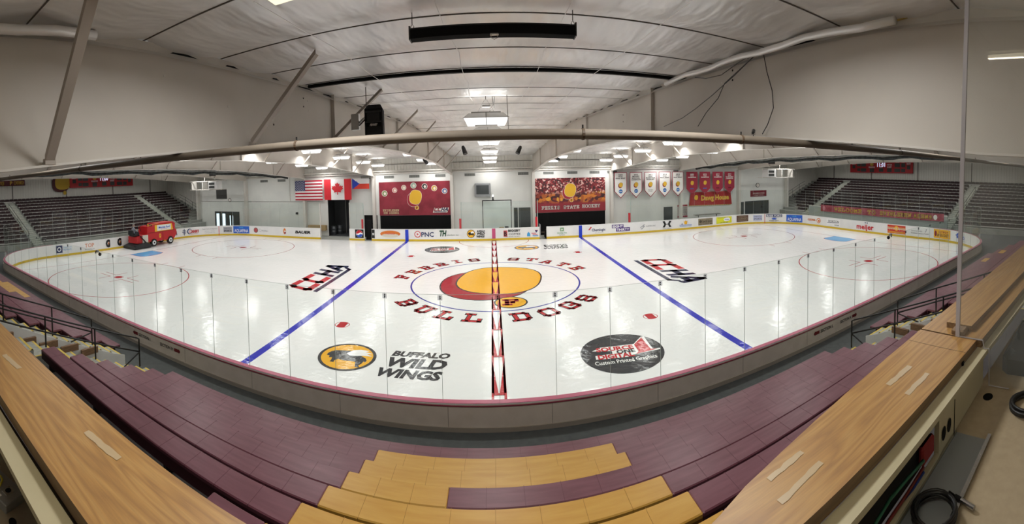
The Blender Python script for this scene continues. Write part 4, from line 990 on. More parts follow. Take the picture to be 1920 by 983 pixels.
# fascia and welcome banner in front of the right end stand
mb = MB(); mb.box((32.6, -7.4, 0), (32.75, 9.6, 1.9), mat('fascia_grey', '#9ba29d', .6)); mb.box((32.58, -7.4, 1.9), (32.77, 9.6, 1.94), STEELW)
mb.build('stand_fascia', label='grey low wall in front of the right end stand', cat='wall panel')
mb = MB(); MARB = noisy('banner_maroon', '#8d2c3c', '#a8505c', scale=2.5, rough=.6); BGD = mat('banner_gold', '#d9b04a', .6)
M = frame((32.52, .3, 1.78), (0, -1, 0), (0, 0, 1))
mb.box((32.53, -7.1, 1.42), (32.56, 7.7, 2.14), MARB)
mb.block('WELCOME', -3.6, 0, .42, BGD, M, wd=3.6, z=.004, th=.22); mb.block('TO', -.55, 0, .42, BGD, M, wd=.9, z=.004, th=.22)
mb.block('EWIGLEBEN', 2.25, 0, .42, BGD, M, wd=3.5, z=.004, th=.22); mb.block('ARENA', 5.25, 0, .42, BGD, M, wd=1.9, z=.004, th=.22)
mb.disc((6.55, 0), .2, .24, .006, mat('b_white', '#e4e0da', .6), 20, M); mb.disc((-6.9, 0), .2, .24, .006, mat('b_pink', '#c77a84', .6), 20, M)
mb.build('welcome_banner', label='long maroon and gold lettered welcome banner on the right end stand', cat='banner')

# ------------------------------------------------------------------ scoreboards
SBR = mat('score_red', '#b01722', .4); SBD = mat('score_dark', '#3b3d3c', .5); SBW = mat('score_white', '#e6e6ea', .5); DIG = mat('score_digits', '#d8dcff', .5, 0, .8)
def scoreboard(s_, y0, y1, z0, z1, clock, label):
    x = s_ * 41.75; t = thing('scoreboard', label, 'scoreboard', (x, (y0 + y1) / 2, z0)); W, H = y1 - y0, z1 - z0
    mb = MB(); mb.box((x, y0, z0), (x + s_ * .14, y1, z1), SBR); mb.build('cabinet', t)
    M = frame((x - s_ * .004, (y0 + y1) / 2, (z0 + z1) / 2), (0, -s_, 0), (0, 0, 1))
    mb = MB()
    for cx, cy, w_, h in ((-.435, .02, .05, .3), (-.35, .2, .06, .26), (-.27, .2, .08, .3), (-.35, -.24, .05, .26), (-.27, -.26, .09, .3), (-.13, -.28, .07, .34), (.02, -.25, .07, .3), (.15, -.25, .07, .34), (.27, .18, .08, .34), (.36, .18, .06, .34), (.27, -.26, .09, .3), (.36, -.26, .06, .3), (.44, .0, .05, .34)):
        mb.box((cx * W - w_ * W / 2, cy * H - h * H / 2, 0), (cx * W + w_ * W / 2, cy * H + h * H / 2, .012), SBD, M)
    pieces(mb, 'display_window', t)
    mb = MB()
    for tx, cx, cy, h, wd in (('PLAYER', -.435, .36, .07, .07), ('PENALTY', -.435, .27, .07, .07), ('PLAYER', -.35, .44, .06, .06), ('PENALTY', -.27, .44, .06, .07), ('BULLDOGS', -.13, .0, .12, .1), ('VISITOR', .15, .22, .12, .08), ('GUEST', .15, .02, .14, .07), ('PERIOD', .02, -.03, .06, .05), ('PLAYER', .27, .44, .06, .06), ('PENALTY', .36, .44, .06, .06), ('PLAYER', .44, .36, .07, .06), ('PENALTY', .44, .27, .07, .06)):
        mb.text(tx, cx * W, cy * H, h * H, SBW, M, wd=wd * W, z=.014, bold=.03)
    mb.build('lettering', t)
    mb = MB(); mb.text(clock, .02 * W, .22 * H, .36 * H, DIG, M, wd=.125 * W, z=.014, bold=.03); mb.build('clock_digits', t, label='lit white clock digits')
    mb = MB(); mb.disc((-.13 * W, .24 * H), .03 * W, .14 * H, .014, mat('score_gold', '#c99c3a', .5), 16, M); mb.build('gold_emblem', t)
scoreboard(-1, .9, 10.45, 5.95, 7.45, '11:00', 'long red scoreboard high on the left end wall with clock at 11:00')
scoreboard(1, 1.1, 10.6, 5.75, 7.2, '11:01', 'long red scoreboard high on the right end wall with clock at 11:01')
mb = MB(); M = frame((-41.8, -6.6, 6.75), (0, 1, 0), (0, 0, 1)); mb.box((-41.86, -9.6, 6.45), (-41.82, -4.9, 7.1), mat('banner_dark', '#5a1820', .6))
mb.block('DAWG', -1.6, 0, .42, BGD, M, wd=1.5, z=.01, th=.2); mb.block('OUND', .95, .03, .42, BGD, M, wd=1.15, z=.01, th=.2); mb.text('P', .02, .03, .42, BGD, M, z=.01, bold=.05)
mb.build('wall_banner', label='dark maroon banner with gold letters high on the left end wall', cat='banner')
mb = MB(); GLD2 = mat('emblem_gold', '#b59422', .5); MRN2 = mat('emblem_maroon', '#4c161c', .5)
M = frame((-41.84, -.1, 6.5), (0, 1, 0), (0, 0, 1)); mb.prism(blob((-.2, -.02), 1.15, .95, e=2.6), 0, .02, MRN2, M); mb.prism(blob((.05, .12), 1.0, .82, e=2.8), .02, .04, GLD2, M); mb.disc((.3, -1.1), .22, .25, .03, GLD2, 20, M)
mb.build('wall_emblem', label='plain gold emblem with maroon rim left of the left scoreboard', cat='emblem')

# ------------------------------------------------------------------ rolled netting
for s_, lb in ((-1, 'left'), (1, 'right')):
    rnd = random.Random(5 + s_); NETM = noisy('rolled_net_black', '#1d2021', '#3a403f', scale=2.2, rough=.85, stretch=(1, 3, 1))
    t = thing('rolled_net', 'rolled up black safety netting hung across the %s end under the rafters' % lb, 'netting', (s_ * 20.6, 0, 6))
    pts = []
    for i in range(44):
        y = -14.8 + i * .68; z = 6.78 - .0009 * (y + 9) ** 2 + .05 * math.sin(i * 1.1) + .03 * rnd.random()
        if y > 5: z -= .02 * (y - 5)
        pts.append((s_ * 20.6 + .05 * math.sin(i * .7), y, z))
    mb = MB(); mb.pipe(pts, .085, NETM, 8); mb.build('net_roll', t, smooth=True)
    mb = MB(); mb.pipe([(x, y, z - .05 + .03 * math.sin(k * 1.9)) for k, (x, y, z) in enumerate(pts)], .05, NETM, 6); mb.build('hanging_fold', t, smooth=True)
    mb = MB(); mb.pipe([(x, y, z + .16) for (x, y, z) in pts], .07, noisy('net_grey', '#6b6f6e', '#8a8d8b', 3, .8), 6); mb.build('fabric_roll', t, smooth=True)
    mb = MB()
    for (x, y, z) in pts[2::5]: mb.tube((x, y, z), (x, y, roofz(y) - .1), .006, STRAP, 4)
    mb.build('hanger', t)

# ================================================================== FAR SIDE
# wall vents
def vent(x, z=5.78):
    return x, z
v0 = thing('wall_vent', 'grille', 'vent', (0, 0, 0), 'grey grilles along the top of the far wall'); mb = MB()
mb.box((-.5, 0, -.13), (.5, -.02, .13), mat('vent_frame', '#8a8c88', .5)); mb.build('frame', v0)
mb = MB()
for i in range(9): mb.box((-.47 + i * .105, -.03, -.11), (-.47 + i * .105 + .05, -.018, .11), mat('vent_slat', '#5c5f5c', .5))
mb.build('slat', v0)
VX = [-24.2, -21.9, -12.3, -9.9, -7.4, -4.9, -2.1, 2.9, 5.3, 7.6, 9.8, 11.6, 18.8]
for i, x in enumerate(VX):
    o = v0 if i == 0 else copy_tree(v0); o.location = (x, FW - .002, 5.86)
    o['label'] = 'grey rectangular grille high on the far wall, %s from the left' % ORD[i]
# big maroon wall murals with black roller shutters below
MUR = noisy('mural_maroon', '#7c1c2c', '#922a3a', scale=1.2, rough=.55, detail=8)
t = thing('wall_mural', 'maroon wall mural with gold crest and league initials, left of centre', 'mural', (-7.5, FW, 2.1))
mb = MB(); mb.box((-10.95, FW - .04, 2.12), (-4.02, FW - .005, 5.36), MUR); mb.build('mural_board', t)
M = frame((-7.4, FW - .045, 3.72), (1, 0, 0), (0, 0, 1)); GI = mat('mural_gold', '#e0b02e', .5); WI = mat('mural_white', '#e8e2dc', .5); RI = mat('mural_red', '#9a2030', .5); BI = mat('mural_black', '#1b1b1d', .5); PKI = mat('mural_cream', '#ead0a8', .5); NI = mat('mural_navy', '#27345e', .5)
mb = MB(); crest(mb, M, .255, 0, GI, RI, WI, WI); mb.build('gold_crest', t)
mb = MB()
for x, z, c, w_ in ((-10.39, 4.27, '#7c8a58', .26), (-9.37, 4.56, '#c98a80', .22), (-8.46, 4.8, '#cbb09a', .22), (-7.51, 4.98, '#9bb2a2', .26), (-6.43, 4.87, '#1e1e20', .25), (-5.51, 4.68, '#c4a04a', .25), (-4.53, 4.4, '#5c70a0', .24)):
    Mx = frame((x, FW - .046, z), (1, 0, 0), (0, 0, 1)); mb.disc((0, 0), w_ * 1.12, w_ * 1.12, 0, WI, 20, Mx); mb.disc((0, 0), w_ * .95, w_ * .95, .003, mat('badge' + c, c, .5), 20, Mx); mb.disc((.03, -.02), w_ * .45, w_ * .55, .006, mat('badge_light', '#e6e2d6', .5), 16, Mx)
mb.build('round_badge', t)
mb = MB(); mb.block('EWIGLEBEN', -9.8, 2.62 + .0, .22, PKI, frame((0, FW - .046, 0), (1, 0, 0), (0, 0, 1)), wd=1.6, th=.22)
mb.block('ICE', -10.35, 2.36, .22, PKI, frame((0, FW - .046, 0), (1, 0, 0), (0, 0, 1)), wd=.4, th=.22); mb.block('ARENA', -9.5, 2.36, .22, PKI, frame((0, FW - .046, 0), (1, 0, 0), (0, 0, 1)), wd=.95, th=.22)
mb.build('mural_lettering', t)
mb = MB(); league(mb, frame((-4.95, FW - .05, 2.62), (1, 0, 0), (0, 0, 1)), .27, .003, RI, NI, WI); mb.build('league_logo', t)
t = thing('wall_mural', 'maroon mural of a hockey crowd with white lettering and gold crest, right of centre', 'mural', (7.4, FW, 2.1))
CROWD = mat('crowd_print', '#6b2a28', .55); n, l, b = nodes(CROWD); g = n.new('ShaderNodeNewGeometry'); vo = n.new('ShaderNodeTexVoronoi'); vo.inputs['Scale'].default_value = 7.5
sp = n.new('ShaderNodeSeparateXYZ'); l.new(g.outputs['Position'], sp.inputs[0]); l.new(g.outputs['Position'], vo.inputs['Vector'])
r1 = n.new('ShaderNodeValToRGB'); r1.color_ramp.interpolation = 'CONSTANT'; els = r1.color_ramp.elements
for i, (p_, c) in enumerate(((0, '#6a1a22'), (.22, '#33181c'), (.42, '#8c2c30'), (.6, '#b9807a'), (.72, '#5a1c22'), (.88, '#d8b0a8'))):
    e = els[i] if i < 2 else els.new(p_); e.position = p_; e.color = lin(c) + [1]
r2 = n.new('ShaderNodeValToRGB'); r2.color_ramp.interpolation = 'CONSTANT'; els = r2.color_ramp.elements
for i, (p_, c) in enumerate(((0, '#a85a26'), (.25, '#c8762c'), (.45, '#4a2024'), (.62, '#8c3a26'), (.75, '#d99a3a'), (.9, '#3a1c20'))):
    e = els[i] if i < 2 else els.new(p_); e.position = p_; e.color = lin(c) + [1]
vo2 = n.new('ShaderNodeTexVoronoi'); vo2.inputs['Scale'].default_value = 3.2; l.new(g.outputs['Position'], vo2.inputs['Vector'])
s1 = n.new('ShaderNodeSeparateColor'); l.new(vo.outputs['Color'], s1.inputs[0]); l.new(s1.outputs[0], r1.inputs[0])
s2 = n.new('ShaderNodeSeparateColor'); l.new(vo2.outputs['Color'], s2.inputs[0]); l.new(s2.outputs[0], r2.inputs[0])
mr = n.new('ShaderNodeMapRange'); mr.inputs[1].default_value = 3.7; mr.inputs[2].default_value = 4.1; l.new(sp.outputs[2], mr.inputs[0])
mx = n.new('ShaderNodeMix'); mx.data_type = 'RGBA'; l.new(mr.outputs[0], mx.inputs[0]); l.new(r2.outputs[0], mx.inputs[6]); l.new(r1.outputs[0], mx.inputs[7])
mr2 = n.new('ShaderNodeMapRange'); mr2.inputs[1].default_value = 2.9; mr2.inputs[2].default_value = 3.25; l.new(sp.outputs[2], mr2.inputs[0])
mx2 = n.new('ShaderNodeMix'); mx2.data_type = 'RGBA'; l.new(mr2.outputs[0], mx2.inputs[0]); mx2.inputs[6].default_value = lin('#8c2430') + [1]; l.new(mx.outputs[2], mx2.inputs[7]); l.new(mx2.outputs[2], b.inputs['Base Color'])
mb = MB(); mb.box((4.0, FW - .04, 2.1), (10.85, FW - .005, 5.36), CROWD); mb.build('mural_board', t)
mb = MB(); M0 = frame((0, FW - .045, 0), (1, 0, 0), (0, 0, 1))
mb.block('FERRIS', 5.45, 2.55, .34, WI, M0, wd=1.7, th=.2); mb.block('STATE', 7.45, 2.57, .34, WI, M0, wd=1.5, th=.2); mb.block('HOCKEY', 9.4, 2.6, .34, WI, M0, wd=1.75, th=.2); mb.build('mural_lettering', t)
mb = MB(); crest(mb, frame((7.3, FW - .045, 4.05), (1, 0, 0), (0, 0, 1)), .24, 0, GI, RI, WI, WI); mb.build('gold_crest', t)
for xa, xb, lb in ((-10.9, -4.0, 'left'), (4.05, 10.8, 'right')):
    t = thing('bench_curtain', 'black curtain wall behind the %s team bench' % lb, 'curtain', ((xa + xb) / 2, FW, 0)); mb = MB()
    nn = 40; P = [(xa + (xb - xa) * i / nn, FW - .06 - (.006 if i % 2 else 0)) for i in range(nn + 1)]
    mb.add([(x, y, z) for x, y in P for z in (0, 2.1)], [(2 * i, 2 * i + 2, 2 * i + 3, 2 * i + 1) for i in range(nn)], BLACK); mb.build('curtain_fabric', t)
    mb = MB(); mb.tube((xa, FW - .08, 2.1), (xb, FW - .08, 2.1), .02, BLACKP, 6); mb.build('curtain_rod', t)
    mb = MB(); mb.bbox((xa + .3, 13.9, .42), (xb - .3, 14.25, .47), mat('team_bench_wood', '#3d3026', .5)); 
    for i in range(5):
        x = xa + .6 + i * (xb - xa - 1.2) / 4; mb.box((x - .03, 13.95, 0), (x + .03, 14.2, .42), BLACKP)
    mb.build('team_bench', label='long low team bench behind the far boards, on the %s' % lb, cat='bench')
# doors and windows in the far wall
def dark_window(name, x0, x1, z0, z1, mull, kind='window'):
    mb = MB(); FR = mat('door_frame_dark', '#3a3d3f', .5); GL = mat('window_dark_glass', '#39403f', .08)
    mb.box((x0, FW - .03, z0), (x1, FW - .002, z1), GL)
    for a, b_, c, d in ((x0 - .05, x1 + .05, z1, z1 + .06), (x0 - .05, x0, z0, z1), (x1, x1 + .05, z0, z1)): mb.box((a, FW - .05, c), (b_, FW, d), FR)
    for k in range(1, mull): x = x0 + (x1 - x0) * k / mull; mb.box((x - .035, FW - .05, z0), (x + .035, FW - .01, z1), FR)
    return mb.build(name, kind='structure')
dark_window('window_1', 27.75, 31.3, .6, 2.22, 3); dark_window('door_1', 26.65, 27.45, .0, 2.17, 1); dark_window('door_2', 17.2, 18.1, 0, 2.1, 1); dark_window('door_3', -31.6, -27.9, 0, 2.3, 4)
dark_window('window_2', 2.0, 2.25, .5, 2.6, 1); dark_window('door_4', 2.45, 3.45, 0, 2.6, 1)
mb = MB(); LITW = mat('daylit_pane', '#cfe0ea', .3, 0, 1.3)
for x in (-31.15, -30.2): mb.box((x - .25, FW - .035, .3), (x + .2, FW - .031, 2.1), LITW)
for x in (-29.25, -28.85): mb.box((x - .07, FW - .035, .7), (x + .07, FW - .031, 1.9), LITW)
mb.build('window_3', kind='structure')
mb = MB(); mb.box((-12.55, FW - .05, 0), (-11.2, FW - .01, 2.15), BLACK); mb.box((-11.3, FW - .08, .9), (-11.25, FW - .05, 1.4), CHROME); mb.build('door_5', kind='structure')
# doorway contents
for x, y in ((-16.3, 16.2), (-15.9, 16.9)):
    t = thing('steel_drum', 'grey steel drum standing inside the far machine doorway, %s' % ('in front' if y < 16.5 else 'behind the other'), 'drum', (x, y, 0)); mb = MB()
    mb.lathe([(.29, 0), (.3, .02), (.29, .3), (.31, .32), (.29, .34), (.29, .62), (.31, .64), (.29, .66), (.29, .9), (.28, .92)], (x, y, 0), mat('drum_grey', '#565a5e', .4, .4), 20); mb.build('drum_body', t, smooth=True)
t = thing('corridor_pipes', 'tangle of pipes and ladder inside the far machine doorway', 'pipes', (-14.9, 17.5, 0)); mb = MB()
mb.tube((-15.5, 17.8, 0), (-15.5, 17.8, 4), .06, GREYP, 8); mb.tube((-15.1, 18.0, 0), (-14.6, 18, 3.9), .05, mat('pipe_dark', '#3c3c3c', .5), 8); mb.pipe([(-14.2, 17, .2), (-14.2, 17, 1.4), (-14.2, 17.8, 1.6), (-14.2, 18.4, 1.6)], .04, mat('pipe_green', '#3f5a48', .5), 8); mb.build('pipe', t)
mb = MB(); mb.bbox((-14.6, 16.6, 0), (-14.0, 17.4, 1.3), mat('cabinet_green', '#4e6352', .5), .02); mb.build('cabinet', label='green electrical cabinet inside the far machine doorway', cat='cabinet')
mb = MB(); mb.box((-18.6, FW - .5, .6), (-16.6, FW - .1, 1.12), mat('cardboard', '#a58c64', .8)); mb.build('storage_box', label='long cardboard coloured box behind the far boards left of the machine gate', cat='box')
# machine gate posts, bench doors
mb = MB()
for x, lb in ((-16.35, 'left'), (-13.28, 'right')):
    mb = MB(); mb.box((x - .03, HY + .12, 0), (x + .03, HY + .22, 3.55), STEELW); mb.build('gate_post', label='white post on the %s side of the open machine gate' % lb, cat='post')
mb = MB(); mb.box((4.1, HY + .1, .1), (4.16, HY + .75, 1.3), mat('gate_grey', '#9ea0a2', .4)); mb.box((4.62, HY + .3, 0), (4.9, HY + .6, .8), BLACK); mb.build('bench_gate', label='open grey bench gate in the far boards right of centre', cat='gate')
mb = MB(); mb.box((-11.75, HY + .3, .05), (-11.2, HY + .36, 1.9), BLACK); mb.build('bench_gate', label='black gate in the far boards beside the soda advert', cat='gate')
for i, x in enumerate((-12.05, -2.94, 3.82, 12.58)):
    t = thing('padded_post', 'red padded glass post standing behind the far boards, %s from the left' % ORD[i], 'post', (x, 13.2, 0), 'red padded posts'); mb = MB()
    mb.box((x - .09, 13.15, .9), (x + .09, 13.3, 1.98), mat('pad_red', '#c8202e', .45)); mb.build('pad', t)
    mb = MB(); mb.box((x + .1, 13.15, 0), (x + .14, 13.25, 3.5), GEDGE); mb.build('post', t)
# timekeeper box glass with black top frame, goal lamp, television
t = thing('box_frame', 'black metal frame over the glass of the far timekeeper box', 'frame', (.3, 14.4, 0)); mb = MB()
for x in (-.95, 1.65): mb.tube((x, 14.3, 0), (x, 14.3, 3.45), .03, BLACKP, 8)
mb.box((-1.0, 14.26, 3.42), (1.7, 14.34, 3.5), BLACKP)
for x in (-.95, 1.65): mb.box((x - .04, 14.24, 2.95), (x + .04, 14.36, 3.45), BLACKP)
mb.build('frame_bar', t)
mb = MB(); mb.box((-.9, 14.29, .9), (1.6, 14.31, 3.42), GLASSG); mb.build('glass_sheet', t)
t = thing('signal_lamp', 'small white goal lamp on a black base above the timekeeper box', 'lamp', (.0, 14.3, 3.5)); mb = MB()
mb.lathe([(.09, 0), (.1, .05), (.06, .1), (.07, .22), (.05, .3)], (0, 14.3, 3.5), BLACKP, 12); mb.build('base', t)
mb = MB(); mb.lathe([(.06, .3), (.07, .36), (.06, .46), (.02, .5)], (0, 14.3, 3.5), mat('lamp_white', '#ffffff', .3, 0, 1.5), 12); mb.build('bulb_cover', t)
t = thing('television', 'boxy grey television mounted on the far wall above the timekeeper box', 'television', (-.95, FW - .3, 3.8)); mb = MB()
mb.bbox((-1.68, FW - .32, 3.78), (-.2, FW - .02, 5.04), mat('tv_grey', '#8b8d8f', .4), .05); mb.build('cabinet', t)
mb = MB(); mb.box((-1.52, FW - .335, 4.02), (-.36, FW - .31, 4.86), mat('tv_screen', '#4b4f50', .15)); mb.build('screen', t)
mb = MB(); mb.bbox((.4, 13.4, .75), (1.5, 13.9, .8), mat('table_tan', '#a89878', .5), .01); mb.bbox((.5, 13.5, .8), (.95, 13.8, 1.1), mat('box_tan', '#9c8a68', .7), .02); mb.bbox((1.0, 13.5, .8), (1.35, 13.8, 1.15), mat('box_black', '#3b3a38', .6), .02); 
for x in (.45, 1.42): mb.box((x, 13.45, 0), (x + .04, 13.85, .76), BLACKP)
mb.build('timekeeper_table', label='small table with boxes behind the far boards at centre ice', cat='table')

# flags
def flag_cloth(t, name, x0, x1, z0, z1, y, cols, sag=.05, nx=24, phase=0.):
    """one wavy cloth; cols(u, v) gives the material of each cell"""
    mb = MB(); nz = cols[1]; fn = cols[0]; v = []
    P = lambda u, w_: (x0 + (x1 - x0) * u, y + sag * math.sin(u * 9 + phase) * (1 - .6 * w_) , z0 + (z1 - z0) * w_)
    for j in range(nz + 1):
        for i in range(nx + 1): v.append(P(i / nx, j / nz))
    for j in range(nz):
        for i in range(nx):
            a = j * (nx + 1) + i; mb.add([v[a], v[a + 1], v[a + nx + 2], v[a + nx + 1]], [(0, 1, 2, 3)], fn((i + .5) / nx, (j + .5) / nz))
    return mb.build(name, t, smooth=True), P
FR_, FW_, FB_ = mat('flag_red', '#b01c34', .7), mat('flag_white', '#e8e6e6', .7), mat('flag_blue', '#2a3566', .7)
FY = FW - .64
t = thing('flag', 'United States flag hanging from the far wall', 'flag', (-18.3, FY, 3.7))
_, P = flag_cloth(t, 'cloth', -19.9, -16.75, 3.72, 5.78, FY, (lambda u, w_: FB_ if (u < .36 and w_ > 6 / 13) else (FR_ if int(w_ * 13) % 2 == 0 else FW_), 13), .03)
mb = MB()
for r in range(9):
    for c in range(6 if r % 2 == 0 else 5):
        u = .36 * (c + (.5 if r % 2 == 0 else 1.0)) / 6 * 1.0; w_ = 1 - (r + .8) / 9.6 * 7 / 13; x, y, z = P(u, w_)
        pts = [(x + (.055 if k % 2 == 0 else .022) * math.sin(k * PI / 5), y - .012, z + (.055 if k % 2 == 0 else .022) * math.cos(k * PI / 5)) for k in range(10)]
        mb.quad(pts[::-1], FW_)
pieces(mb, 'star', t)
CR_ = mat('flag_canada_red', '#cc2430', .7)
t = thing('flag', 'Canadian maple leaf flag hanging from the far wall', 'flag', (-15.1, FY, 3.7))
_, P = flag_cloth(t, 'cloth', -16.55, -13.6, 3.74, 5.82, FY, (lambda u, w_: CR_ if (u < .26 or u > .74) else FW_, 6), .03, nx=50, phase=1.2)
LEAF = [(0, 1), (.13, .75), (.32, .84), (.26, .45), (.46, .6), (.52, .48), (.8, .52), (.68, .3), (.82, .2), (.44, -.12), (.5, -.3), (.05, -.22), (.05, -.6), (-.05, -.6), (-.05, -.22), (-.5, -.3), (-.44, -.12), (-.82, .2), (-.68, .3), (-.8, .52), (-.52, .48), (-.46, .6), (-.26, .45), (-.32, .84), (-.13, .75)]
mb = MB(); mb.prism([(-15.07 + .78 * x, 4.72 + .78 * y) for x, y in LEAF], 0, .006, CR_, frame((0, FY - .06, 0), (1, 0, 0), (0, 0, 1))); mb.build('maple_leaf', t)
t = thing('flag', 'Czech flag hanging beside the Canadian flag', 'flag', (-12.6, FY, 4.7))
CB_ = mat('flag_czech_blue', '#2440b0', .7); CRR = mat('flag_czech_red', '#d8402e', .7)
def cz(u, w_):
    return CB_ if u * 1.5 < .62 * (1 - abs(2 * w_ - 1)) + .04 else (CRR if w_ < .5 else FW_)
flag_cloth(t, 'cloth', -13.5, -11.75, 4.78, 5.8, FY, (cz, 20), .03, nx=30)
t = thing('flag_pole_rail', 'thin white rail the flags hang from', 'rail', (-16, FY, 5.8)); mb = MB(); mb.tube((-20.2, FY, 5.84), (-11.5, FY, 5.86), .015, STEELW, 6)
for x in (-19.9, -16.7, -13.55, -11.8): mb.tube((x, FY, 5.85), (x, FW, 6.1), .008, STEELW, 4)
mb.build('rail', t)

# championship pennants
PW_, PM_, PTX, PBL = mat('pennant_white', '#e6e4e0', .7), mat('pennant_maroon', '#94283c', .7), mat('pennant_text', '#3a2c30', .7), mat('pennant_blue', '#1f6ab4', .7)
def pennant(x, w_, z0, z1, tipz, lines, maroon, seal, label, grp):
    y = FW - .6; t = thing('pennant', label, 'pennant', (x, y, tipz), grp); sh = z1 - (z1 - tipz) * .73; dark, lite = (PM_, PW_)
    M = frame((x, y, 0), (1, 0, 0), (0, 0, 1)); h = w_ / 2
    mb = MB(); mb.prism([(-h, z1), (-h, sh), (0, tipz), (h, sh), (h, z1)], 0, .012, dark, M)
    b_ = .06
    if not maroon: mb.quad([(-h + b_, z1 - b_, .014), (-h + b_, sh + .02, .014), (0, tipz + .1, .014), (h - b_, sh + .02, .014), (h - b_, z1 - b_, .014)], lite, M)
    mb.build('cloth', t)
    mb = MB(); tc = PW_ if maroon else PTX; zz = z1 - .26
    for ln in lines: mb.text(ln, 0, zz, .115, tc, M, wd=min(w_ * .78, .11 * len(ln)), z=.017, bold=.04); zz -= .165
    mb.build('lettering', t)
    mb = MB(); zc = z1 - (z1 - tipz) * .5; crest(mb, frame((x, y - .018, zc), (1, 0, 0), (0, 0, 1)), .085, 0, mat('pn_gold', '#dcae34', .6), PM_, BLACK if not maroon else PM_, PW_, medal=False); mb.build('gold_crest', t)
    mb = MB(); zc = z1 - (z1 - tipz) * .73
    if seal == 'b': mb.disc((0, zc), .2, .2, .017, PBL, 20, M); mb.text('NCAA', 0, zc, .09, PW_, M, wd=.3, z=.02, bold=.03)
    elif seal == 't': mb.text('FROZEN', 0, zc + .07, .1, PTX, M, wd=.5, z=.017); mb.text('FOUR', 0, zc - .07, .1, PTX, M, wd=.4, z=.017)
    elif seal == 'c': mb.text('NCAA', 0, zc, .14, PBL, M, wd=.45, z=.017, bold=.05)
    else: mb.text('WCHA', 0, zc, .1, BLACK, M, wd=.4, z=.017, bold=.04)
    mb.build('seal', t)
WH = [(['2003', 'NCAA', 'FINAL EIGHT'], 'b'), (['2012', 'MIDWEST', 'REGIONAL', 'CHAMPIONS'], 'b'), (['2012', 'NCAA', 'FROZEN FOUR', 'FINALIST'], 't'), (['2014', 'NCAA', 'FINAL EIGHT'], 'b'), (['2016', 'NCAA', 'FINAL EIGHT'], 'b')]
for i, (x, (ln, sl)) in enumerate(zip((12.25, 13.86, 15.42, 17.0, 18.52), WH)):
    pennant(x, 1.3, 3.3, 5.82, 3.26, ln, False, sl, 'white pennant with maroon border, %s from the left, reading %s' % (ORD[i], ' '.join(ln).lower()), 'white championship pennants')
MH = [(['2003', 'CCHA', 'CHAMPIONS'], 'c'), (['2012', 'CCHA', 'CHAMPIONS'], 'c'), (['2014', 'WCHA', 'CHAMPIONS'], 'w'), (['2016', 'WCHA', 'TOURNAMENT', 'CHAMPIONS'], 'w')]
for i, (x, (ln, sl)) in enumerate(zip((20.2, 21.8, 23.45, 25.05), MH)):
    pennant(x, 1.35, 3.4, 5.8, 3.35, ln, True, sl, 'maroon pennant, %s from the left, reading %s' % (ORD[i], ' '.join(ln).lower()), 'maroon championship pennants')
t = thing('fan_banner', 'red banner with gold lettering hanging below the maroon pennants', 'banner', (22.9, FW - .12, 2.1)); mb = MB()
mb.prism([(20.1, 2.2), (25.7, 2.08), (25.5, 3.6), (20.3, 3.6)], 0, .015, mat('fan_red', '#a62a2c', .6), frame((0, FW - .12, 0), (1, 0, 0), (0, 0, 1)))
mb.build('cloth', t)
M = frame((0, FW - .14, 0), (1, 0, 0), (0, 0, 1))
mb = MB(); mb.text('Dawg House', 23.45, 2.95, .55, BGD, M, wd=3.7, bold=.05); crest(mb, M @ Matrix.Translation((20.95, 2.95, 0)), .1, .002, GI, RI, BI, WI, medal=False); mb.build('lettering', t)
mb = MB()
for i in range(22): x = 20.2 + i * .25; mb.tube((x, FW - .13, 2.2 - .005 * i), (x, FW - .11, 2.2 - .005 * i), .09, BGD, 8)
mb.build('scalloped_trim', t)
# small signs, clock, benches on the far right wall
mb = MB(); mb.box((28.5, FW - .03, 2.78), (31.0, FW - .004, 3.52), mat('sign_maroon', '#76222e', .5)); mb.text('EWIGLEBEN ICE ARENA', 29.6, 3.2, .16, WI, M, wd=1.8, z=.12); mb.text('TICKET OFFICE', 29.6, 2.95, .12, WI, M, wd=1.4, z=.12)
mb.build('wall_sign', label='dark maroon sign with white lettering under the clock on the far wall', cat='sign')
t = thing('wall_clock', 'round white wall clock on the far wall above the dark windows', 'clock', (29.6, FW, 4.1)); mb = MB(); Mc = frame((29.6, FW - .03, 4.15), (1, 0, 0), (0, 0, 1))
mb.prism(arc((0, 0), .27, 0, 2 * PI, 28)[:-1], 0, .05, BLACKP, Mc @ Matrix.Translation((0, 0, -.03))); mb.disc((0, 0), .22, .22, .025, WI, 24, Mc); mb.build('case', t)
mb = MB(); mb.box((-.01, 0, .027), (.01, .17, .03), BLACK, Mc); mb.box((0, -.01, .027), (-.1, .01, .03), BLACK, Mc); mb.build('hands', t)
mb = MB(); mb.box((-29.66, FW - .06, 3.9), (-31.3, FW - .01, 5.05), mat('screen_dark', '#4a4b49', .5)); mb.build('hanging_screen', label='dark square panel high on the far wall at the left end', cat='panel')
Mc = frame((-29.2, FW - .03, 3.75), (1, 0, 0), (0, 0, 1)); mb = MB(); mb.ring((0, 0), .16, .22, .02, BLACKP, 24, M=Mc); mb.disc((0, 0), .16, .16, .01, WI, 24, Mc); mb.build('wall_clock', label='round wall clock above the left entrance doors', cat='clock')
mb = MB(); mb.box((18.75, FW - .03, .95), (19.95, FW - .004, 2.3), mat('poster_grey', '#b9b0ac', .6)); mb.box((18.75, FW - .035, 2.12), (19.95, FW - .03, 2.3), PM_); mb.box((18.75, FW - .035, .95), (19.95, FW - .03, 1.12), PM_)
for i, tx in enumerate(('NO FOOD', 'OR DRINK', 'ALLOWED', 'ON ICE')): mb.text(tx, 19.35, 1.98 - i * .22, .15, BLACK, M, wd=.9, z=.11)
mb.build('wall_poster', label='tall notice board with black lettering and maroon bars on the far wall', cat='sign')
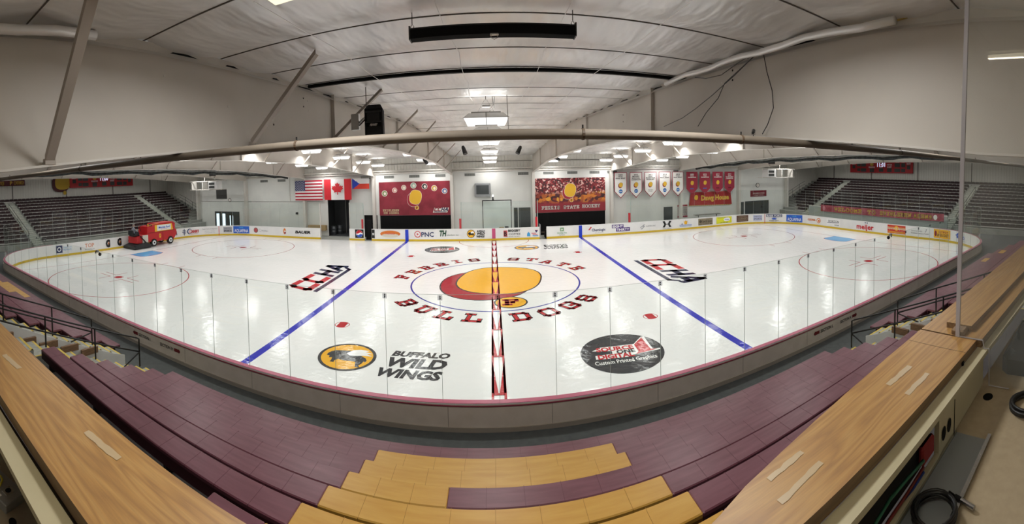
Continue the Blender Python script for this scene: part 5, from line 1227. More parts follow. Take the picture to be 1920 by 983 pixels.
t = thing('picnic_bench', 'long grey bench table standing behind the far right boards', 'bench', (22, 14.5, 0)); mb = MB(); mb.bbox((20.4, 14.3, 1.15), (23.6, 14.8, 1.22), mat('bench_grey', '#777a74', .6), .01); mb.build('table_top', t)
for x in (20.8, 23.1):
    mb = MB(); mb.tube((x - .2, 14.5, 0), (x + .1, 14.5, 1.15), .03, BLACKP, 6); mb.tube((x + .3, 14.5, 0), (x, 14.5, 1.15), .03, BLACKP, 6); mb.build('leg', t)
for i, (x, z) in enumerate(((-17.9, 4.05), (-14.1, 3.65), (25.6, 4.95), (30.3, 1.4), (-20.1, 2.2))):
    mb = MB(); mb.bbox((x - .12, FW - .16, z), (x + .12, FW - .02, z + .22), BLACKP, .02); mb.build('wall_speaker', label='small black box on the far wall, %s from the left' % ORD[(1, 2, 3, 4, 0)[i]], cat='speaker', group='small black boxes on the far wall')
# wall conduit and sprinkler lines
t = thing('wall_conduit', 'thin grey conduit line running along the far wall', 'pipe', (-24, FW, 3.6)); mb = MB(); mb.tube((-34, FW - .03, 3.62), (-17, FW - .03, 3.52), .02, GREYP, 6); mb.tube((-20.9, FW - .03, 3.6), (-20.9, FW - .03, 6.1), .03, STEELW, 6); mb.build('conduit', t)

# ceiling heater / lift frames near the end walls
for s_, lb in ((-1, 'left'), (1, 'right')):
    x = s_ * 28.6; t = thing('heater_frame', 'white folding steel frame hanging near the far wall at the %s end' % lb, 'hanging frame', (x, 12, 5)); mb = MB()
    for z in (6.1, 5.15):
        for y in (11.6, 12.4): mb.box((x - 1.3 * s_ - .04, y - .04, z - .04), (x + 3.6 * s_, y + .04, z + .04), STEELW)
    for dx in (0, 1.6, 3.3): mb.box((x + s_ * dx - .05, 11.6, 5.1), (x + s_ * dx + .05, 12.4, 6.1), STEELW)
    for dx in (0, 1.6): mb.tube((x + s_ * dx, 12, 6.1), (x + s_ * dx, 12, 7.7), .04, STEELW, 6)
    mb.build('steel_frame', t)
    mb = MB(); mb.bbox((x - .62, 11.5, 5.2), (x + .62, 12.5, 6.05), WHITEP, .03); mb.build('heater_box', t)
    mb = MB()
    for i in range(2): mb.box((x - .5, 11.48, 5.3 + i * .38), (x + .3, 11.5, 5.55 + i * .38), SBD)
    pieces(mb, 'louvre', t)
# spotlights and loudspeakers
def spotlight(x, y, z, aim, label, k=1.):
    t = thing('stage_spotlight', label, 'spotlight', (x, y, z), 'black spotlights under the rafters' if k == 1 else None); a = Vector(aim).normalized() * k
    c = Vector((x, y, z)); mb = MB(); mb.tube(c - a * .2, c + a * .22, .11 * k, BLACKP, 12, .14 * k); mb.tube(c - a * .3, c - a * .2, .07 * k, BLACKP, 10, .11 * k); mb.build('lamp_body', t)
    mb = MB(); V = lambda *p: c + Vector(p) * k; up_ = -1 if k < 1 else 1
    mb.pipe([V(-.15, 0, 0), V(-.16, 0, .2 * up_), V(.16, 0, .2 * up_), V(.15, 0, 0)], .015 * k, BLACKP, 6)
    if k == 1: mb.tube(c + Vector((0, 0, .2)), (x, y, roofz(y) - .06), .012, BLACKP, 6)
    else: mb.tube(V(0, 0, -.2), V(0, 0, -.34), .03 * k, BLACKP, 6); mb.build('yoke', t)
spotlight(-4.9, 7.2, 6.95, (.6, -.5, -.6), 'black spotlight under the rafters left of the centre lights'); spotlight(4.75, 7.2, 6.95, (-.6, -.4, .3), 'black spotlight under the rafters right of the centre lights')
spotlight(-1.62, 1.5, 7.3, (.3, -.3, -.9), 'small black spotlight just left of the centre light row'); spotlight(1.62, 2.5, 7.3, (-.4, -.3, -.8), 'small black spotlight just right of the centre light row')
spotlight(-4.6, -17.5, 6.41, (.7, .3, -.3), 'small spotlight standing on the overhead pipe at the left', .2); spotlight(4.72, -17.5, 6.41, (-.5, .3, -.4), 'small spotlight standing on the overhead pipe at the right', .2); spotlight(2.8, -17.5, 6.40, (.3, .3, .2), 'tiny sensor lamp standing on the overhead pipe beside the drooping cable', .16)
for s_, lb in ((-1, 'left'), (1, 'right')):
    mb = MB(); mb.bbox((s_ * 24.2 - .22, 6.3, 6.55), (s_ * 24.2 + .22, 6.8, 7.1), BLACKP, .03); mb.box((s_ * 24.2 - .15, 6.5, 7.1), (s_ * 24.2 + .15, 6.55, roofz(6.5) - .05), BLACKP)
    mb.build('hanging_speaker', label='black box loudspeaker hanging under the rafters towards the %s end' % lb, cat='loudspeaker')
t = thing('loudspeaker', 'large black loudspeaker hung beside the first left rafter', 'loudspeaker', (-2.55, -12.9, 6.7)); z0, z1 = 6.68, 7.42
Ms = frame((-2.56, -13.0, 0), (1, .1, 0), (0, 0, 1)); mb = MB()
P = [(-.2, .0), (-.16, -.03), (.16, -.03), (.2, .0), (.17, .38), (-.17, .38)]
v = [tuple(Ms @ Vector((x, z0, -y))) for x, y in P] + [tuple(Ms @ Vector((x, z1, -y))) for x, y in P] + [tuple(Ms @ Vector((x * .72, z1 + .1, -(y * .7 + .09)))) for x, y in P]
mb.add(v, [tuple(range(6)), tuple(range(17, 11, -1))] + [(k * 6 + i, k * 6 + (i + 1) % 6, k * 6 + 6 + (i + 1) % 6, k * 6 + 6 + i) for k in (0, 1) for i in range(6)], BLACK); mb.build('cabinet', t)
mb = MB(); mb.box((-.14, 7.16, .034), (.14, 7.34, .04), mat('horn_black', '#030303', .3), Ms); mb.box((-.17, 7.34, .03), (.17, 7.37, .06), BLACKP, Ms); mb.box((-.17, 7.12, .03), (.17, 7.15, .06), BLACKP, Ms); mb.build('horn', t)
mb = MB(); mb.text('PEAVEY', 0, 7.07, .05, WI, Ms, wd=.16, z=.045, bold=.03, shear=.4); mb.build('badge', t)
mb = MB(); mb.box((-.165, 6.7, .032), (.165, 7.03, .038), mat('grille_black', '#101112', .8), Ms); mb.build('grille', t)
mb = MB(); mb.tube((-2.95, -12.9, 7.1), (-2.75, -12.85, 7.3), .04, CHROME, 8); mb.box((-3.1, -12.95, 7.0), (-2.92, -12.85, 7.35), CHROME); mb.tube((-2.75, -12.9, 7.4), (-2.75, -12.9, 7.95), .01, STRAP, 6); mb.build('bracket', t)
# projector screen case above the camera
t = thing('projection_screen_case', 'long black roll-up projection screen case hung under the ceiling', 'screen case', (0, -16.7, 7.55)); mb = MB()
P = [(-.055, .0), (.02, -.02), (.06, .02), (.06, .1), (-.02, .13), (-.055, .1)]
v = [(x, -16.75 + y, 7.47 + z) for x in (-.93, .9) for y, z in P]; mb.add(v, [tuple(range(6)), tuple(range(11, 5, -1))] + [(i, (i + 1) % 6, 6 + (i + 1) % 6, 6 + i) for i in range(6)], BLACK)
mb.build('case', t)
mb = MB(); mb.box((-.945, -16.81, 7.46), (-.93, -16.68, 7.61), BLACKP); mb.box((.9, -16.81, 7.46), (.915, -16.68, 7.61), BLACKP); pieces(mb, 'end_cap', t)
for x in (-.92, .89):
    mb = MB(); mb.pipe([(x, -16.72, 7.6), (x - .02, -16.72, 7.63), (x, -16.72, 7.66), (x + .02, -16.72, 7.63)], .006, CHROME, 6, closed=True); mb.tube((x, -16.72, 7.66), (x, -16.72, 7.84), .005, BLACKP, 5); mb.build('hook', t)
mb = MB(); mb.box((-.045, -16.83, 7.45), (.045, -16.8, 7.465), CHROME); mb.pipe([(-.03, -16.83, 7.45), (-.04, -16.83, 7.42), (0, -16.83, 7.4), (.04, -16.83, 7.42), (.03, -16.83, 7.45)], .004, CHROME, 5); mb.build('pull_handle', t)
mb = MB(); mb.prism([(-19.0, 7.70), (-18.7, 7.72), (-17.9, 7.71), (-17.9, 7.66), (-18.7, 7.64), (-19.0, 7.66)], 0, .02, mat('strip_yellow', '#b39a52', .6), frame((3.78, 0, 0), (0, -1, 0), (0, 0, 1)) @ Matrix.Diagonal((-1, 1, 1, 1)))
mb.build('wood_strip', label='yellowish wooden strip fixed along the top of the first right rafter', cat='strip')
for x in (-3.79, 3.79):
    par = [o for o in D.objects if o.name.startswith('steel_rafter') and abs(o.location.x - math.copysign(3.8, x)) < .01][0]; rnd = random.Random(9); y = -17.6
    while y < -1:
        L_ = rnd.uniform(.25, .9); mb = MB(); zz = lambda q: roofz(q) - .105
        mb.add([(x - math.copysign(.02, x), y, zz(y) - .012), (x - math.copysign(.02, x), y + L_, zz(y + L_) - .01), (x - math.copysign(.02, x), y + L_ * .6, zz(y + L_ * .6) + .02), (x - math.copysign(.02, x), y + L_ * .1, zz(y) + .012)], [(0, 1, 2, 3)], BLACK); mb.build('dark_gap', par); y += L_ + rnd.uniform(.3, 1.1)
for s_, lb, x in ((-1, 'left', -13.3), (1, 'right', 13.4)):
    t = thing('goal_camera', 'small black camera ball clamped on top of the near glass towards the %s goal' % lb, 'camera', (x, -12.97, 3.2)); mb = MB()
    mb.lathe([(.01, -.07), (.055, -.045), (.07, 0), (.055, .045), (.015, .065)], (x, -12.88, 3.25), BLACKP, 14); mb.build('camera_ball', t, smooth=True)
    mb = MB(); mb.box((x - .04, -13.03, 3.34), (x + .04, -12.94, 3.43), GREYP); mb.tube((x, -12.95, 3.36), (x, -12.88, 3.3), .015, BLACKP, 8); mb.build('clamp', t)
# thin drop rod and cable coil beside the nearest centre light
mb = MB(); mb.tube((.41, -10.8, 7.0), (.38, -10.8, 8.05), .009, GREYP, 6); mb.build('drop_rod', label='thin steel rod hanging in front of the nearest centre light', cat='rod')
mb = MB(); pts = [(-.1, -10.5, 7.5), (-.08, -10.5, 7.62), (.02, -10.5, 7.8), (0, -10.5, 8.02), (.03, -10.5, 8.08), (.06, -10.5, 8.0), (.04, -10.5, 7.78), (.05, -10.5, 7.7)]; mb.pipe(pts, .012, GREYP, 6); mb.bbox((-.28, -10.55, 7.74), (-.06, -10.45, 7.8), GREYP, .01); mb.build('lamp_cable', label='looped grey cable above the nearest centre light', cat='cable')
# cables on the right hand rafter
t = thing('loose_cable', 'bundle of thin black cables drooping over the first right rafter', 'cable', (3.7, -15, 7)); CB = mat('cable_black', '#2b2827', .5)
for pts in ([(-16.6, 7.75), (-16.2, 7.62), (-15.6, 7.42), (-15.4, 7.2), (-15.0, 7.0), (-14.7, 6.78)], [(-16.5, 7.73), (-15.9, 7.5), (-15.2, 7.28), (-14.6, 7.12), (-14.07, 7.01), (-13.2, 6.93)], [(-16.6, 7.76), (-16.7, 7.4), (-16.82, 7.1), (-16.85, 6.85), (-16.72, 6.62), (-16.6, 6.49)], [(-16.5, 7.74), (-16.0, 7.68), (-15.5, 7.58), (-15.0, 7.62), (-14.6, 7.72)]):
    mb = MB(); mb.pipe([(3.69, y, z) for y, z in pts], .007, CB, 5); mb.build('cable', t)
mb = MB(); mb.pipe([(3.6, -18.9 + .45 * i, roofz(-18.9 + .45 * i) - .13 - .02 * math.sin(i * 1.7)) for i in range(13)], .05, FOIL, 8); mb.build('lining_roll', label='rolled edge of silver roof lining along the first right rafter', cat='lining', smooth=True)
mb = MB(); mb.pipe([(-3.6, -22 + .45 * i, roofz(-22 + .45 * i) - .15 - .02 * math.sin(i * 1.7)) for i in range(8)], .055, FOIL, 8); mb.build('lining_roll', label='rolled edge of silver roof lining along the first left rafter', cat='lining', smooth=True)

# ================================================================== ICE RESURFACER with driver
ZR = mat('machine_red', '#b81c22', .35); ZB = mat('machine_black', '#1e1f21', .5); TY = mat('tyre', '#141414', .7); HUB = mat('hub_white', '#dfe3e6', .4); ZG = mat('machine_gold', '#e8b52c', .4)
t = thing('ice_resurfacer', 'red ice resurfacing machine driving along the left end boards', 'ice resurfacer', (-29.4, 3.2, 0)); X0, X1 = -30.2, -28.85
def side(mb, poly, m, x0=X0, x1=X1): 
    n_ = len(poly); v = [(x0, y, z) for y, z in poly] + [(x1, y, z) for y, z in poly]
    mb.add(v, [tuple(range(n_)), tuple(range(2 * n_ - 1, n_ - 1, -1))] + [(i, n_ + i, n_ + (i + 1) % n_, (i + 1) % n_) for i in range(n_)], m)
mb = MB(); side(mb, [(1.9, .5), (5.55, .42), (6.0, .9), (5.95, 1.35), (5.75, 1.45), (5.8, 2.0), (5.6, 2.12), (3.3, 2.12), (3.2, 1.98), (2.2, 1.95), (2.1, 1.2), (1.5, 1.15)], ZR); mb.build('body', t)
mb = MB(); mb.box((X1, 2.2, 1.32), (X1 + .02, 5.7, 1.36), mat('trim_dark_red', '#7c1218', .4)); mb.box((X1, 4.1, .5), (X1 + .02, 4.14, 1.3), mat('trim_dark_red', '#7c1218', .4)); mb.box((X0 + .05, 3.3, 2.12), (X1 - .05, 5.6, 2.17), ZR); mb.build('body_trim', t)
Mz = frame((X1 + .01, 4.25, 1.72), (0, 1, 0), (0, 0, 1)); mb = MB(); mb.quad([(-1.15, -.33, .012), (1.25, -.33, .012), (1.1, .3, .012), (-1.15, .3, .012)], ZG, Mz); mb.quad([(-.85, -.27, .016), (.95, -.27, .016), (.95, .27, .016), (-.85, .27, .016)], HUB, Mz)
mb.text('Mecosta Ford', .05, .04, .2, INK['blue'], Mz, wd=1.45, z=.02, bold=.03, shear=.2); mb.text('BIG RAPIDS', .05, -.15, .08, INK['red'], Mz, wd=.8, z=.02); mb.build('side_advert', t)
mb = MB(); mb.disc((0, 0), .13, .22, .0, ZG, 16, frame((X1 + .014, 3.75, .95), (0, 1, 0), (0, 0, 1))); mb.text('F', 0, 0, .2, ZR, frame((X1 + .02, 3.75, .95), (0, 1, 0), (0, 0, 1)), wd=.12, bold=.04); mb.build('gold_emblem', t)
for yw in (2.95, 5.1):
    for xw in (X1 + .03, X0 - .02):
        mb = MB(); Mw = frame((xw, yw, .37), (0, 1, 0), (0, 0, 1)); Mw = Mw if xw > -29.4 else Mw
        mb.prism(arc((0, 0), .37, 0, 2 * PI, 24)[:-1], -.2, .02, TY, Mw); wo = mb.build('wheel', t)
        mb = MB(); mb.prism(arc((0, 0), .22, 0, 2 * PI, 20)[:-1], .0, .035, HUB, Mw); mb.prism(arc((0, 0), .08, 0, 2 * PI, 12)[:-1], .03, .06, TY, Mw); mb.build('hub', wo)
mb = MB(); side(mb, [(.35, .05), (2.3, .05), (2.35, .3), (1.9, .55), (1.2, .5), (.5, .32), (.35, .25)], ZB, X0 - .1, X1 + .35); mb.box((X1 + .2, .4, .3), (X1 + .3, 2.1, .45), ZB); mb.build('conditioner', t, label='black blade conditioner box')
mb = MB(); mb.tube((X1 + .1, 2.0, .4), (X1 + .1, 1.2, 1.2), .05, ZB, 8); mb.box((X1 - .1, 1.55, .5), (X1 + .06, 2.2, 1.2), mat('hydraulic_white', '#cfccc0', .5)); mb.box((X0, .9, .5), (X1, 1.9, 1.1), ZR); mb.build('rear_frame', t)
mb = MB(); mb.bbox((-29.9, .75, 1.15), (-29.2, 1.35, 1.3), ZB, .04); mb.bbox((-29.9, .65, 1.3), (-29.2, .8, 1.75), ZB, .04); mb.build('seat', t)
mb = MB(); mb.tube((-29.55, 1.95, 1.5), (-29.55, 1.75, 2.0), .03, ZB, 8); mb.pipe([(-29.55 + .2 * math.cos(a), 1.72 + .08 * math.sin(a), 2.0 + .18 * math.sin(a)) for a in [k * PI / 8 for k in range(16)]], .018, ZB, 6, closed=True); mb.build('steering_wheel', t)
mb = MB(); mb.pipe([(X1, 2.2, 2.0), (X1, 2.9, 2.14), (X1, 3.6, 2.16)], .03, mat('hose_orange', '#d9822c', .5), 6); mb.tube((X1 - .15, 2.4, 1.95), (X1 - .15, 2.4, 2.2), .06, ZG, 8); mb.bbox((X1 - .5, 2.5, 1.95), (X1 - .1, 2.9, 2.15), ZB, .02); mb.build('controls', t)
# driver
def skin_figure(pts, edges, radii, m, name, parent, loc):
    me = D.meshes.new(name); me.from_pydata(pts, edges, []); o = D.objects.new(name, me); COL.objects.link(o); o.parent = parent; me.materials.append(m)
    md = o.modifiers.new('skin', 'SKIN'); md.use_smooth_shade = True
    if not me.skin_vertices: me.skin_vertices.new(name='')
    for i, r in enumerate(radii): me.skin_vertices[0].data[i].radius = (r, r)
    me.skin_vertices[0].data[0].use_root = True
    s_ = o.modifiers.new('sub', 'SUBSURF'); s_.levels = 1; s_.render_levels = 1
    return o
dr = thing('person', 'person in grey shirt and dark trousers seated driving the ice machine', 'person', (-29.55, 1.05, 1.3))
SKN = mat('skin', '#c79a80', .6); SHT = mat('shirt_grey', '#7f848c', .8); TRO = mat('trousers_dark', '#25272c', .8)
body_p = [(0, 0, .1), (0, -.02, .32), (0, 0, .55), (0, .02, .66), (-.19, 0, .52), (-.24, .18, .3), (-.2, .45, .42), (.19, 0, .52), (.24, .18, .3), (.2, .45, .42), (-.1, .05, .08), (-.12, .45, .12), (-.12, .5, -.3), (.1, .05, .08), (.12, .45, .12), (.12, .5, -.3), (0, .03, .74)]
body_e = [(0, 1), (1, 2), (2, 3), (2, 4), (4, 5), (5, 6), (2, 7), (7, 8), (8, 9), (0, 10), (10, 11), (11, 12), (0, 13), (13, 14), (14, 15), (3, 16)]
body_r = [.16, .15, .16, .07, .07, .05, .035, .07, .05, .035, .1, .075, .05, .1, .075, .05, .05]
bo = skin_figure(body_p, body_e, body_r, SHT, 'body', dr, None)
mb = MB(); mb.lathe([(.03, -.11), (.07, -.09), (.095, -.02), (.1, .04), (.085, .1), (.04, .135)], (0, .05, .86), SKN, 14); mb.tube((0, .14, .85), (0, .17, .84), .018, SKN, 6)
hd = mb.build('head', dr, at=(0, 0, 0), smooth=True)
mb = MB(); mb.lathe([(.1, 0), (.108, .05), (.09, .11), (.03, .145)], (0, .04, .86), mat('hair_grey', '#8b8680', .9), 14); mb.build('hair', dr, at=(0, 0, 0), smooth=True)
mb = MB()
for s_ in (-1, 1):
    mb.pipe([(s_ * .08, -.02, .1), (s_ * .13, .45, .16), (s_ * .13, .53, -.2), (s_ * .13, .55, -.32)], .1, TRO, 8); mb.bbox((s_ * .13 - .05, .46, -.42), (s_ * .13 + .05, .74, -.32), TRO, .02)
mb.build('trousers', dr, at=(0, 0, 0), smooth=True)
mb = MB()
for s_ in (-1, 1):
    for k in range(4): mb.tube((s_ * .19 + (k - 1.5) * .018, .46, .43), (s_ * .19 + (k - 1.5) * .018, .54, .42), .009, SKN, 5)
    mb.tube((s_ * .19 - s_ * .03, .45, .44), (s_ * .19 - s_ * .05, .5, .46), .01, SKN, 5); mb.bbox((s_ * .19 - .04, .4, .41), (s_ * .19 + .04, .47, .45), SKN, .01)
mb.build('hands', dr, at=(0, 0, 0))
# things standing at the left edge of the near walkway
mb = MB(); mb.bbox((-25.8, -14.2, .5), (-24.6, -13.6, 1.15), BLACK, .03)
mb.build('equipment_case', label='black equipment case beside the near left rink corner', cat='case')

# ================================================================== PRESS ROW
t = thing('press_counter', 'long oak topped counter in front of the camera, left plank', 'counter', (-3, -20.4, 4.7)); PT = 5.0
def plank(name, label, x0, x1, f0, f1, b0, b1, z=PT, th=.045, par=None, m=OAK):
    """board whose front edge runs f0..f1 and back edge b0..b1"""
    mb = MB(); v = [(x0, b0, z - th), (x1, b1, z - th), (x1, f1, z - th), (x0, f0, z - th), (x0, b0, z), (x1, b1, z), (x1, f1, z), (x0, f0, z)]
    mb.add(v, [(4, 5, 6, 7), (0, 3, 2, 1)], m); mb.add(v, [(0, 1, 5, 4), (2, 3, 7, 6), (1, 2, 6, 5), (3, 0, 4, 7)], OAKD)
    return mb.build(name, par, label=label)
plank('plank', None, -7.5, -.02, -20.35, -20.25, -20.68, -20.555, par=t)
TAPE = mat('tape_remnant', '#c0aa88', .35)
def tape(par, cx, cy, L, w_, rot, seed):
    rnd = random.Random(seed); mb = MB(); top = []; bot = []
    for i in range(9):
        u = -L / 2 + L * i / 8; top.append((u, w_ / 2 + rnd.uniform(-.003, .003))); bot.append((u, -w_ / 2 + rnd.uniform(-.003, .003)))
    P = top + bot[::-1]; P = [(cx + x * math.cos(rot) - y * math.sin(rot), cy + x * math.sin(rot) + y * math.cos(rot)) for x, y in P]
    mb.quad([(x, y, PT + .0012) for x, y in P][::-1], TAPE); mb.build('tape_remnant', par)
tape(t, -1.29, -20.36, .2, .028, .08, 1); tape(t, -2.12, -20.42, .2, .03, .1, 2)
t2 = thing('press_counter', 'oak topped counter in front of the camera, right plank up to the glass divider', 'counter', (1, -20.3, 4.7))
def plank_poly(front, back, par, th=.045):
    mb = MB(); P = back + front[::-1]; n_ = len(P); v = [(x, y, PT - th) for x, y in P] + [(x, y, PT) for x, y in P]
    mb.add(v, [tuple(range(n_, 2 * n_))], OAK); mb.add(v, [tuple(range(n_ - 1, -1, -1))] + [(i, (i + 1) % n_, n_ + (i + 1) % n_, n_ + i) for i in range(n_)], OAKD); mb.build('plank', par)
plank_poly([(0, -20.30), (.25, -20.29), (.48, -20.245), (.62, -20.20), (.8, -20.165), (1.0, -20.135), (1.23, -20.11), (1.6, -20.085), (2.0, -20.072)], [(0, -20.39), (2.0, -20.425)], t2)
mb = MB(); mb.box((1.835, -20.425, PT), (1.839, -20.08, PT + .0008), OAKD); mb.build('joint', t2)
tape(t2, 1.48, -20.225, .2, .028, -.02, 3); tape(t2, 1.46, -20.33, .2, .025, -.02, 4); tape(t2, .77, -20.22, .16, .02, .1, 5); tape(t2, .76, -20.30, .2, .022, .1, 6)
t3 = thing('press_counter', 'oak counter with a raised front rail beyond the glass divider', 'counter', (3, -20.4, 4.7))
plank('plank', None, 2.015, 9.0, -20.072, -20.08, -20.45, -20.62, par=t3)
mb = MB(); mb.prism([(2.1, -20.36), (9, -20.52), (9, -20.2), (2.1, -20.2)], PT, PT + .035, OAK, None, OAKD); mb.bbox((2.02, -20.34, PT), (2.1, -20.26, PT + .03), OAKD, .006); mb.build('raised_rail', t3)
# cream parapet behind the planks, cabinets and desk
t = thing('parapet_cabinet', 'cream laminate cabinet row behind the left oak plank', 'cabinet', (-3, -20.6, 4.6))
mb = MB(); mb.prism([(-7.5, -20.72), (-.02, -20.56), (-.02, -20.64), (-7.5, -20.82)][::-1], 4.935, 4.955, CREAM); mb.box((-7.5, -20.66, 4.955), (-.02, -20.57, 4.958), BLACK) if False else None; mb.build('cream_top', t)
mb = MB(); mb.prism([(-7.5, -20.70), (-.02, -20.50), (-.02, -20.51), (-7.5, -20.71)][::-1], 4.7, 4.88, mat('cabinet_inside_dark', '#2c2418', .7)); mb.build('inner_back', t)
mb = MB(); mb.prism([(-7.5, -20.76), (-.02, -20.53), (-.02, -20.545), (-7.5, -20.775)][::-1], 4.74, 4.775, CREAM); mb.build('lower_rail', t)
t = thing('parapet_cabinet', 'cream laminate cabinet row behind the right oak plank with an open bay', 'cabinet', (1.5, -20.45, 4.6))
mb = MB(); mb.prism([(0, -20.392), (2.0, -20.427), (9, -20.64), (9, -20.74), (2.0, -20.49), (0, -20.455)][::-1], 4.93, 4.955, CREAM); mb.build('cream_top', t)
mb = MB(); mb.box((1.385, -20.472, 4.76), (1.99, -20.45, 4.93), CREAM); mb.box((1.553, -20.474, 4.76), (1.557, -20.471, 4.93), BLACK); mb.build('cabinet_door', t)
mb = MB()
for x in (1.43, 1.49): mb.add([(x + .022 * math.cos(a), -20.475, 4.835 + .03 * math.sin(a)) for a in [2 * PI * i / 20 for i in range(20)]], [tuple(range(20))], BLACK)
mb.build('round_port', t)
mb = MB(); mb.box((0, -20.43, 4.76), (1.38, -20.42, 4.93), mat('bay_dark', '#1a1410', .8)); mb.box((0, -20.475, 4.755), (1.385, -20.455, 4.775), CREAM); mb.build('open_bay', t, label='dark open bay')
mb = MB(); mb.bbox((1.26, -20.46, 4.80), (1.37, -20.435, 4.87), mat('red_bag', '#8c1c1c', .6), .01); mb.build('toolbox', label='red packet inside the open bay of the right cabinet', cat='packet')
for nm, c, z, dz in (('red_cable', '#7a2418', 4.80, .02), ('blue_cable', '#1c3a8c', 4.78, .015), ('green_cable', '#2c6a4c', 4.83, -.02)):
    mb = MB(); mb.pipe([(.3 + .12 * i, -20.455 - .004 * (i % 3), z + dz * math.sin(i * .8)) for i in range(9)], .006, mat(nm, c, .5), 6, ); mb.build(nm, label='%s lying in the open bay of the right cabinet' % nm.replace('_', ' '), cat='cable', smooth=True)
for nm, c, dy in (('blue_cable', '#1c3a6c', -.03), ('green_cable', '#2c5a4c', -.015)):
    mb = MB(); mb.pipe([(-2.6 + .25 * i, -20.60 + .02 * i * .25 + dy * .6 + .004 * math.sin(i * 2), 4.79 + (.02 if 'green' in nm else 0)) for i in range(9)], .008, mat(nm + '2', c, .5), 6); mb.build(nm, label='%s running below the left cream cabinet top' % nm.replace('_', ' '), cat='cable', smooth=True)
DZ = 4.75
t = thing('press_desk', 'beige laminate desk behind the right cabinets', 'desk', (2, -21, 4)); mb = MB(); mb.prism([(0, -20.43), (2.0, -20.45), (9, -20.66), (9, -22.6), (0, -22.6)][::-1], DZ - .03, DZ, DESK); mb.build('desk_top', t)
mb = MB(); mb.disc((1.9, -20.53), .036, .026, DZ + .001, BLACK, 24); mb.build('cable_hole', t)
t = thing('press_desk', 'grey brown desk behind the left cabinets', 'desk', (-2, -21, 4)); mb = MB(); mb.prism([(-9, -20.80), (-.0, -20.54), (0, -22.6), (-9, -22.6)], DZ - .03, DZ, noisy('desk_left', '#8a7c68', '#92846f', scale=30, rough=.5)); mb.build('desk_top', t)
mb = MB(); mb.disc((-1.415, -20.67), .02, .014, DZ + .001, BLACK, 20); mb.build('cable_hole', t)
mb = MB(); mb.box((-9, -22.9, 3.9), (9, -20.2, 4.0), RUBBER); mb.build('floor_booth', kind='structure')
# connector plate with round socket
t = thing('connector_plate', 'brushed grey connector box with a round socket on the left desk', 'connector box', (-1.55, -20.68, DZ)); Mp = Matrix.Translation((-1.53, -20.655, DZ)) @ Matrix.Rotation(.35, 4, 'Z'); mb = MB(); mb.bbox((-.12, -.05, 0), (.06, .05, .03), GREYP, .003, Mp); mb.build('box', t)
for dx in (.01, -.06):
    mb = MB(); mb.bbox((dx - .016, -.018, .03), (dx + .016, .022, .033), mat('socket_plate', '#a3a09a', .3, .6), .002, Mp); mb.disc((dx, .002), .012, .012, .0335, BLACK, 20, Mp)
    for a, b_ in ((-.012, .016), (.012, -.013)): mb.disc((dx + a, b_), .002, .002, .0338, CHROME, 8, Mp)
    mb.build('socket', t)
mb = MB(); mb.box((-.02, -.042, .03), (.01, -.03, .0315), WI, Mp); mb.build('label_strip', t)
mb = MB(); mb.pipe([(-1.66, -20.67, DZ + .01), (-1.6, -20.655, DZ + .035), (-1.56, -20.66, DZ + .05), (-1.55, -20.675, DZ + .035)], .004, mat('cable_yellow', '#b9a51e', .5), 6); mb.build('yellow_cable', label='yellow cable curling into the connector box on the left desk', cat='cable', smooth=True)
# metal channel tray on the right desk
t = thing('metal_tray', 'shallow grey sheet metal cover lying on the right desk', 'metal cover', (1.3, -20.55, DZ)); Mt = Matrix.Translation((1.30, -20.552, DZ + .003)) @ Matrix.Rotation(-.0, 4, 'Z'); mb = MB()
mb.box((-.3, -.07, 0), (.27, .07, .003), mat('sheet_grey', '#8e9396', .4, .3), Mt); mb.build('plate', t)
mb = MB(); mb.box((-.3, -.085, 0), (.3, -.07, .012), CHROME, Mt); mb.box((-.3, .07, 0), (.27, .078, .01), CHROME, Mt); mb.build('folded_lip', t)
def coil(name, label, cx, cy, r, n_, z, seed, wire=.0055, par=None):
    rnd = random.Random(seed); mb = MB(); pts = []
    for i in range(n_ * 20):
        a = 2 * PI * i / 20; k = i / (n_ * 20); rr = r * (1 - .16 * abs(math.sin(k * 9))) ; pts.append((cx + rr * math.cos(a), cy + rr * .95 * math.sin(a), z + wire + .03 * k + .004 * math.sin(a * 2.3)))
    mb.pipe(pts, wire, mat('cable_rubber', '#141414', .45), 6); return mb, pts
t = thing('cable_coil', 'coiled black microphone cable with a silver plug on the desk', 'cable', (1.18, -20.62, DZ)); mb, pts = coil('c', '', 1.12, -20.575, .085, 6, DZ + .012, 1); mb.pipe([pts[-1], (1.215, -20.59, DZ + .035), (1.222, -20.61, DZ + .02)], .004, BLACK, 6); mb.build('coil', t, smooth=True)
mb = MB(); mb.tube((1.222, -20.61, DZ + .018), (1.218, -20.635, DZ + .016), .009, BLACK, 10); mb.tube((1.218, -20.635, DZ + .016), (1.205, -20.69, DZ + .014), .0095, CHROME, 12); mb.build('plug', t)
t = thing('cable_coil', 'thick black cable coil at the right edge of the desk', 'cable', (1.9, -20.7, DZ)); mb, pts = coil('c', '', 1.86, -20.76, .105, 5, DZ, 2, .009); mb.build('coil', t, smooth=True)
t = thing('headset_bag', 'black padded bag with straps on the desk behind the glass divider', 'bag', (2.45, -20.62, DZ)); mb = MB()
mb.bbox((2.16, -20.76, DZ), (2.8, -20.53, DZ + .13), mat('bag_black', '#1a1a1b', .8), .04); mb.build('bag_body', t)
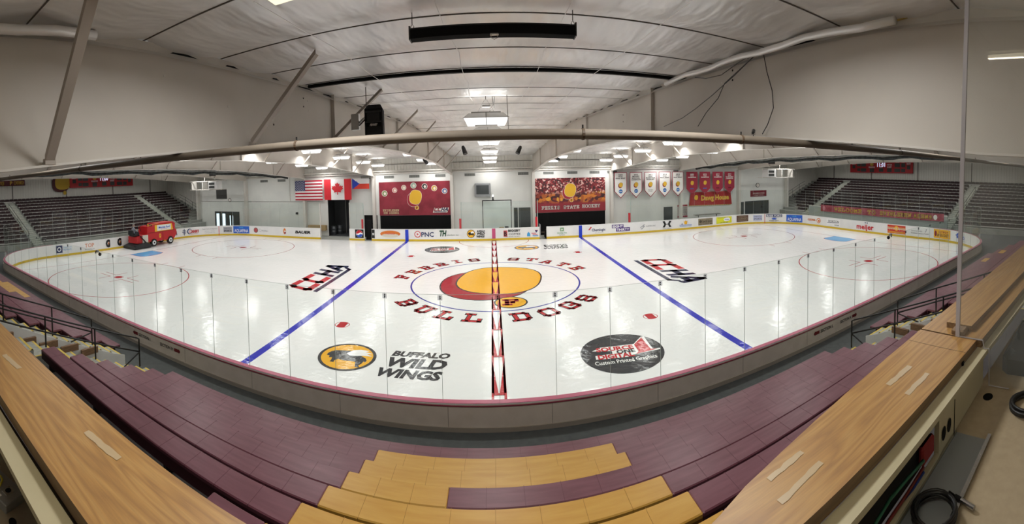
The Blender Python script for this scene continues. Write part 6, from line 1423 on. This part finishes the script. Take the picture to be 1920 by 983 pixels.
mb = MB(); mb.pipe([(2.35, -20.60, DZ + .12), (2.4, -20.58, DZ + .17), (2.55, -20.58, DZ + .18), (2.65, -20.62, DZ + .13)], .008, BLACK, 6); mb.pipe([(2.5, -20.7, DZ + .13), (2.55, -20.66, DZ + .2), (2.7, -20.66, DZ + .2), (2.75, -20.7, DZ + .13)], .008, BLACK, 6); mb.build('strap', t, smooth=True)
mb = MB(); mb.box((2.3, -20.73, DZ + .131), (2.36, -20.69, DZ + .133), WI); mb.build('white_tag', t)
mb = MB(); mb.tube((1.775, -20.425, 4.965), (1.81, -20.415, 4.965), .009, BLACK, 10); mb.tube((1.81, -20.415, 4.965), (1.825, -20.41, 4.965), .008, mat('cap_brown', '#6a4a3a', .5), 10); mb.build('marker_pen', label='short black marker lying against the right oak plank', cat='pen')
# glass divider
t = thing('glass_divider', 'tall clear glass divider standing on the counter at the right', 'glass divider', (2.003, -20.6, PT)); XG = 2.003
prof = [(-20.31, PT + .0), (-20.31, PT + .03), (-20.33, 8.0), (-22.5, 8.0), (-22.5, DZ + .01), (-20.68, DZ + .01), (-20.5, DZ + .01), (-20.5, 4.965), (-20.47, 4.965), (-20.46, PT + .003)]
mb = MB(); n_ = len(prof); v = [(XG - .006, y, z) for y, z in prof] + [(XG + .006, y, z) for y, z in prof]
mb.add(v, [tuple(range(n_ - 1, -1, -1)), tuple(range(n_, 2 * n_))], GLASSP); mb.build('glass_sheet', t)
mb = MB(); mb.add([(XG + dx, y, z) for z, y0 in ((PT + .003, -20.31), (8.0, -20.33)) for dx, y in ((-.007, y0 - .012), (.007, y0 - .012), (.007, y0 + .012), (-.007, y0 + .012))], [(0, 1, 5, 4), (1, 2, 6, 5), (2, 3, 7, 6), (3, 0, 4, 7)], BEDGE)
mb.pipe([(XG, -20.31, PT + .005), (XG, -20.462, PT + .005), (XG, -20.47, 4.962), (XG, -20.5, 4.962), (XG, -20.505, DZ + .005), (XG, -20.62, DZ + .005)], .004, BEDGE, 4); mb.build('polished_edge', t, label='grey polished edge')
# fluorescent strip above the press row (shows as a reflection in the divider)
t = thing('fluorescent_strip', 'short fluorescent strip light above the press row', 'strip light', (-.444, -20.3, 7.36)); mb = MB(); mb.box((-.50, -21.0, 7.395), (-.39, -19.68, 7.44), HOUSING); mb.tube((-.444, -19.9, 7.44), (-.444, -19.9, 7.66), .006, STRAP, 5); mb.tube((-.444, -20.8, 7.44), (-.444, -20.8, 7.62), .006, STRAP, 5); mb.build('housing', t)
mb = MB(); mb.tube((-.444, -20.98, 7.365), (-.444, -19.7, 7.345), .022, mat('tube_glow', '#fff3d0', .4, 0, 6), 10); mb.build('tube', t)
L = D.lights.new('strip', 'AREA'); L.shape = 'RECTANGLE'; L.size = .05; L.size_y = 1.2; L.energy = BOOTH_W * .5; L.color = (1, .9, .7); lo = D.objects.new('lamp', L); COL.objects.link(lo); lo.parent = t; lo.location = (0, 0, -.04)
